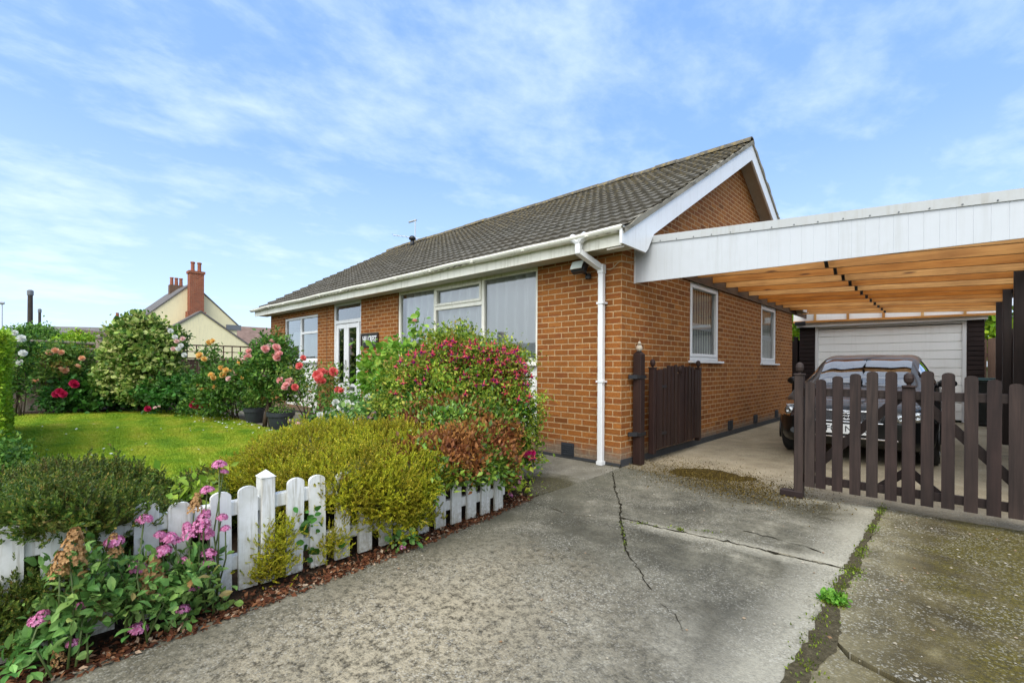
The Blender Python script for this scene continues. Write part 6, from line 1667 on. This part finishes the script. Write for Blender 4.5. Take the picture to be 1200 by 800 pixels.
valerian('red valerian carrying a broad brown seed cone topped with pink', (.33,-4.62), [sl(150,690,.30,.10,.08), sl(130,705,.32,.08), sl(165,715,.34,.10,.06), sl(170,660,.28,.06)], 260,
    [(180,672,.31,'b',1.5),(174,680,.31,'b',1.2),(190,645,.30,'p',1.3),(163,665,.31,'p',1.2),(158,660,.31,'p',.9),(169,607,.27,'p',1.2),(133,638,.30,'b',.9),(134,632,.30,'p',1.3),(162,734,.36,'p',1.3),(215,712,.35,'p',1.1)])
valerian('red valerian nearest the lower left corner with a tall tan seed cone', (.36,-4.86), [sl(95,700,.32,.09,.07), sl(70,715,.33,.07), sl(105,660,.30,.07,.05), sl(95,740,.36,.09,.05), sl(45,760,.36,.08,.05), sl(75,665,.3,.05,.04), sl(20,775,.36,.06,.04)], 330,
    [(82,642,.38,'b',1.35),(70,662,.38,'b',.9),(96,668,.31,'b',.7),(45,725,.34,'p',1.2),(50,718,.34,'p',.8),(86,752,.38,'p',.9),(118,712,.34,'b',.6),(70,768,.38,'b',.7),(95,708,.33,'p',.8)])
p = G(600,585)
r = thing('self_seeded_plants', 'small self seeded plant with mauve flowers at the end post of the white fence', 'plant', (p[0],p[1],0))
leaves(r, 'foliage', L_FUCH, [lob(600,570,4.4,.10,.12), lob(585,580,4.3,.08,.06)], 500, 40, .045)
for q in ((602,572),(607,565),(598,580),(610,560)): put_mesh(VH[0], 'flower_head', r, AT(*q,4.3), 1.1)
p = G(472,645)
r = thing('self_seeded_plants', 'tiny weed with one pink flower at the fence foot below the heather', 'plant', (p[0],p[1],0))
leaves(r, 'foliage', L_VALER, [(p[0]-.02,p[1],.04,.08,.08,.05)], 70, 16, .04, OVAL, sig=.02)
put_mesh(VH[0], 'flower_head', r, AT(472,641,3.0), .8)
p = SD(366, 630, .18)
r = thing('ivy', 'strand of green ivy showing between the pickets right of the tall post', 'ivy', (p[0],p[1],0))
leaves(r, 'foliage', L_DARK, [(.12,-3.81,.25,.05,.05,.13),(.13,-3.68,.12,.05,.06,.08),(.1,-3.42,.25,.05,.07,.12)], 110, 30, .045, OVAL, sig=.03)

# --- trees beyond the fences
def tree(name, label, base, crown, n, size, mat, tr, clumps):
    r = thing(name, label, 'tree', (base[0], base[1], 0))
    leaves(r, 'crown', mat, crown, n, clumps, size, OVAL, sig=.16, rough=.13)
    ztop = max(c_[2] for c_ in crown)
    b = MB(); b.tube([(base[0],base[1],0),(base[0]+.05,base[1],ztop*.5),(base[0],base[1],ztop)], [tr,tr*.8,tr*.3], 8); b.build('trunk', STEMB, r, smooth=True)
    stems(r, (base[0],base[1],ztop*.4), [(c_[0],c_[1],c_[2]+.3*c_[5]) for c_ in crown], tr*.45, STEMB, 'limb')
p = AT(42, 430, 21)
tree('garden_tree', 'bushy green tree beyond the weathered fence below the utility poles', p, [lob(42,400,21,.8,.55), lob(25,405,21,.7,.5), lob(58,406,21.5,.6,.4), lob(12,412,21,.7,.5)], 20000, .085, L_TREE, .15, 420)
p = AT(92, 430, 20)
tree('garden_tree', 'yellow green bush top showing over the weathered fence rail beside its post', p, [lob(95,402,20,.55,.3), lob(75,408,20,.5,.25)], 5000, .075, L_HEDGE, .1, 140)
p = (4.6, 16.5)
tree('garden_tree', 'bright green tree behind the fence panel to the right of the garage', p, [(4.2,16,3.0,1.3,1.3,1.1),(5.4,16.5,2.6,1.3,1.3,1.2),(3.8,16,1.9,1,1,1)], 7000, .16, L_HEDGE, .15, 200)
p = (-1.4, 14.0)
tree('garden_tree', 'green tree glimpsed through the gap between bungalow and garage', p, [(-1.3,14,2.5,1.1,1.1,.8),(-.6,14.6,2.2,.8,.8,.7)], 4500, .15, L_HEDGE, .12, 140)

# ================================================================ GRASS, LITTER, MOSS
def inpoly(px, py, poly):
    r = np.zeros(len(px), bool); n = len(poly)
    for i in range(n):
        x1, y1 = poly[i]; x2, y2 = poly[(i+1)%n]
        c_ = ((y1 > py) != (y2 > py)) & (px < (x2-x1)*(py-y1)/(y2-y1+1e-12)+x1); r ^= c_
    return r
LAWN = [(-.95,-5.2),(-.95,-3.95),(-2.4,-2.8),(-5.2,-1.77),(-7.9,-1.67),(-10.9,-1.55),(-12.4,-2.65),(-12.85,-5.0)]
n = 330000
u_ = rng.random(n)
px_ = -12.9 + 12*u_**.8; pyy = rng.uniform(-5.1,-1.5,n)
k_ = inpoly(px_, pyy, LAWN); px_, pyy = px_[k_], pyy[k_]; n = len(px_)
h_ = .026*rng.uniform(.6,1.35,n)*(1+.35*np.sin(px_*1.9)*np.sin(pyy*2.3)); a_ = rng.uniform(0,6.28,n); wv = .0042*(1+.12*np.abs(px_-2.9))
ln = rng.normal(0,.030,(n,2))
V = np.zeros((n,3,3)); V[:,0] = np.stack([px_-np.cos(a_)*wv, pyy-np.sin(a_)*wv, np.full(n,-.004)],1); V[:,1] = np.stack([px_+np.cos(a_)*wv, pyy+np.sin(a_)*wv, np.full(n,-.004)],1); V[:,2] = np.stack([px_+ln[:,0], pyy+ln[:,1], h_],1)
me = mesh_from('grass', V.reshape(-1,3), np.arange(n*3).reshape(-1,3), [GRASS]); o = bpy.data.objects.new('grass', me); COL.objects.link(o)
tag(o, 'short mown lawn grass of the front garden', 'grass', kind='stuff')
n = 260
dp_ = np.concatenate([np.stack([rng.uniform(-12.5,-5.5,150), rng.normal(-1.9,.22,150)],1), np.stack([rng.uniform(-12.4,-4,36), rng.uniform(-4.8,-2,36)],1)])
dp_ = dp_[inpoly(dp_[:,0], dp_[:,1], LAWN)]; n = len(dp_)
pos = np.concatenate([dp_, np.full((n,1),.032)],1)
V, F = scatter(np.array([(-.5,-.5,0),(.5,-.5,0),(.5,.5,.1),(-.5,.5,0)]), np.array([(0,1,2,3)]), pos, unit(rng.normal(0,1,(n,3))*np.array((1,1,.2))), unit(rng.normal(0,.3,(n,3))+np.array((0,0,1))), .028*rng.uniform(.6,1.3,n))
tag(gm('daisies', None, [P_WHITE], [(V,F,0)]), 'fallen white petals and daisies scattered over the lawn', 'petals', kind='stuff')
# bark and leaf litter in the strip between fence and drive
n = 5200
ys = rng.uniform(-5.3,-1.75,n); xr = np.interp(ys, [-5.3,-4.28,-3.2,-2.4,-1.75], [.47,.43,.34,.24,.12]); xs_ = xr - np.abs(rng.normal(0,.11,n)) + .015
pos = np.stack([xs_, ys, rng.uniform(-.008,.012,n)],1)
V, F = scatter(LEAF[0], LEAF[1], pos, unit(rng.normal(0,1,(n,3))*np.array((1,1,.35))), unit(rng.normal(0,.5,(n,3))+np.array((0,0,1))), .026*rng.uniform(.4,1.5,n))
t = NT('bark_litter'); g = t.n('NewGeometry'); BARK = t.done(t.bsdf(t.ramp(g.outputs['Random Per Island'], [(0,(.045,.016,.008)),(.5,(.115,.040,.018)),(.85,(.20,.085,.035)),(1,(.42,.32,.22))]), .9, .15))
tag(gm('leaf_litter', None, [BARK], [(V,F,0)]), 'reddish bark and dead leaves along the foot of the white fence', 'leaf litter', kind='stuff')
# moss tufts and silt along the joint, crumbs on the slabs
MOSS = m_leaf('joint_moss', [(0,(.04,.055,.008)),(.6,(.09,.12,.012)),(1,(.18,.22,.02))])
jp = []
for (a, b_, k2, wd) in ((G(1037,590),G(1000,665),900,.018),(G(1000,665),G(965,715),700,.03),(G(965,715),G(935,798),350,.03),(G(735,612),G(850,625),120,.01),(G(727,608),G(734,645),100,.008)):
    f_ = rng.random(k2)[:,None]; f_ = np.clip(f_ + .12*np.sin(f_*19),0,1); jp.append(a[None]*(1-f_) + b_[None]*f_ + rng.normal(0,wd,(k2,3))*np.array((1,1,0)))
for (q, k2, wd) in ((G(978,706),500,.025),(G(797,621),90,.014),(G(768,617),30,.01),(G(1002,668),150,.02)):
    jp.append(q[None] + rng.normal(0,wd,(k2,3))*np.array((1,1,0)))
jp = np.concatenate(jp); jp[:,2] = rng.uniform(-.01,.008,len(jp)); n = len(jp)
V, F = scatter(*LEAF, jp, unit(rng.normal(0,.6,(n,3))+np.array((0,0,.8))), unit(rng.normal(0,1,(n,3))), .014*rng.uniform(.5,1.4,n))
bx_ = rng.normal(0,1,(11000,2))*np.array((54,8.5)) + np.array((842,563)); bx_[:,1] += (bx_[:,0]-838)*.19
mp = np.array([G(*q_) for q_ in bx_]); mp[:,2] = .007; nm_ = len(mp)
V4, F4 = scatter(*LEAF, mp, unit(rng.normal(0,.7,(nm_,3))+np.array((0,0,.5))), unit(rng.normal(0,1,(nm_,3))), .013*rng.uniform(.5,1.5,nm_))
t = NT('brown_moss_tuft'); g = t.n('NewGeometry'); BM = t.done(t.bsdf(t.ramp(g.outputs['Random Per Island'], [(0,(.03,.02,.006)),(.5,(.085,.058,.012)),(1,(.17,.12,.03))]), .9, .1))
tag(gm('moss', None, [BM], [(V4,F4,0)]), 'brown mossy silt lying on the drive below the folded gate', 'moss', kind='stuff')
tag(gm('moss', None, [MOSS], [(V,F,0)]), 'green moss growing in the joints between the drive slabs', 'moss', kind='stuff')
q = G(978,706)
r = thing('weed_tuft', 'bright green weed tuft in the joint of the concrete drive', 'weed', (q[0],q[1],0))
leaves(r, 'foliage', m_leaf('weed_leaf', [(0,(.05,.16,.015)),(1,(.14,.32,.035))]), [(q[0],q[1],.015,.045,.03,.03)], 420, 50, .018, OVAL, sig=.012, zmin=.0)
out = [G(*s_) for s_ in ((782,553),(790,550),(802,548.5),(825,549.5),(845,551.5),(858,555),(868,558),(882,559),(889,562),(872,564),(850,563),(835,562),(812,559),(792,557))]
sheet('moss_patch', MOSSDIRT, [(v[0],v[1]) for v in out], .006, noise=.012, step=.05, kind='stuff')
sheet('joint_silt', SILT, [(2.44,.14),(2.48,.14),(2.485,-.8),(2.50,-1.5),(2.49,-2.1),(2.545,-2.46),(2.56,-2.6),(2.515,-2.75),(2.495,-3.2),(2.49,-6.5),(2.43,-6.5),(2.43,-3.2),(2.44,-2.6),(2.44,-2.3),(2.435,-1.6),(2.447,-.8)], .004, noise=.008, step=.04)
n = 420
pts = np.concatenate([np.stack([rng.uniform(2.5,4.3,300), rng.uniform(-4,.1,300)],1), np.stack([rng.uniform(.3,2.4,70), rng.uniform(-1.4,.2,70)],1), np.stack([rng.uniform(.4,2.4,50), rng.uniform(-4,-1.6,50)],1)])
pos = np.concatenate([pts, np.full((len(pts),1),.004)],1); n = len(pos)
V, F = scatter(np.array([(-.5,-.4,0),(.5,-.5,0),(.4,.5,0),(-.4,.4,0),(0,0,.35)]), np.array([(0,1,4),(1,2,4),(2,3,4),(3,0,4)]), pos, unit(rng.normal(0,1,(n,3))*np.array((1,1,0))+np.array((.001,0,0))), np.tile(np.array((0,0,1.)),(n,1)), .0095*rng.uniform(.4,1.8,n))
t = NT('pale_crumbs'); g = t.n('NewGeometry'); CR = t.done(t.bsdf(t.ramp(g.outputs['Random Per Island'], [(0,(.22,.19,.13)),(.5,(.38,.34,.26)),(.8,(.20,.11,.05)),(1,(.52,.48,.4))]), .9, .2))
tag(gm('grit', None, [CR], [(V,F,0)]), 'pale grit and crumbs lying on the concrete slabs', 'grit', kind='stuff')
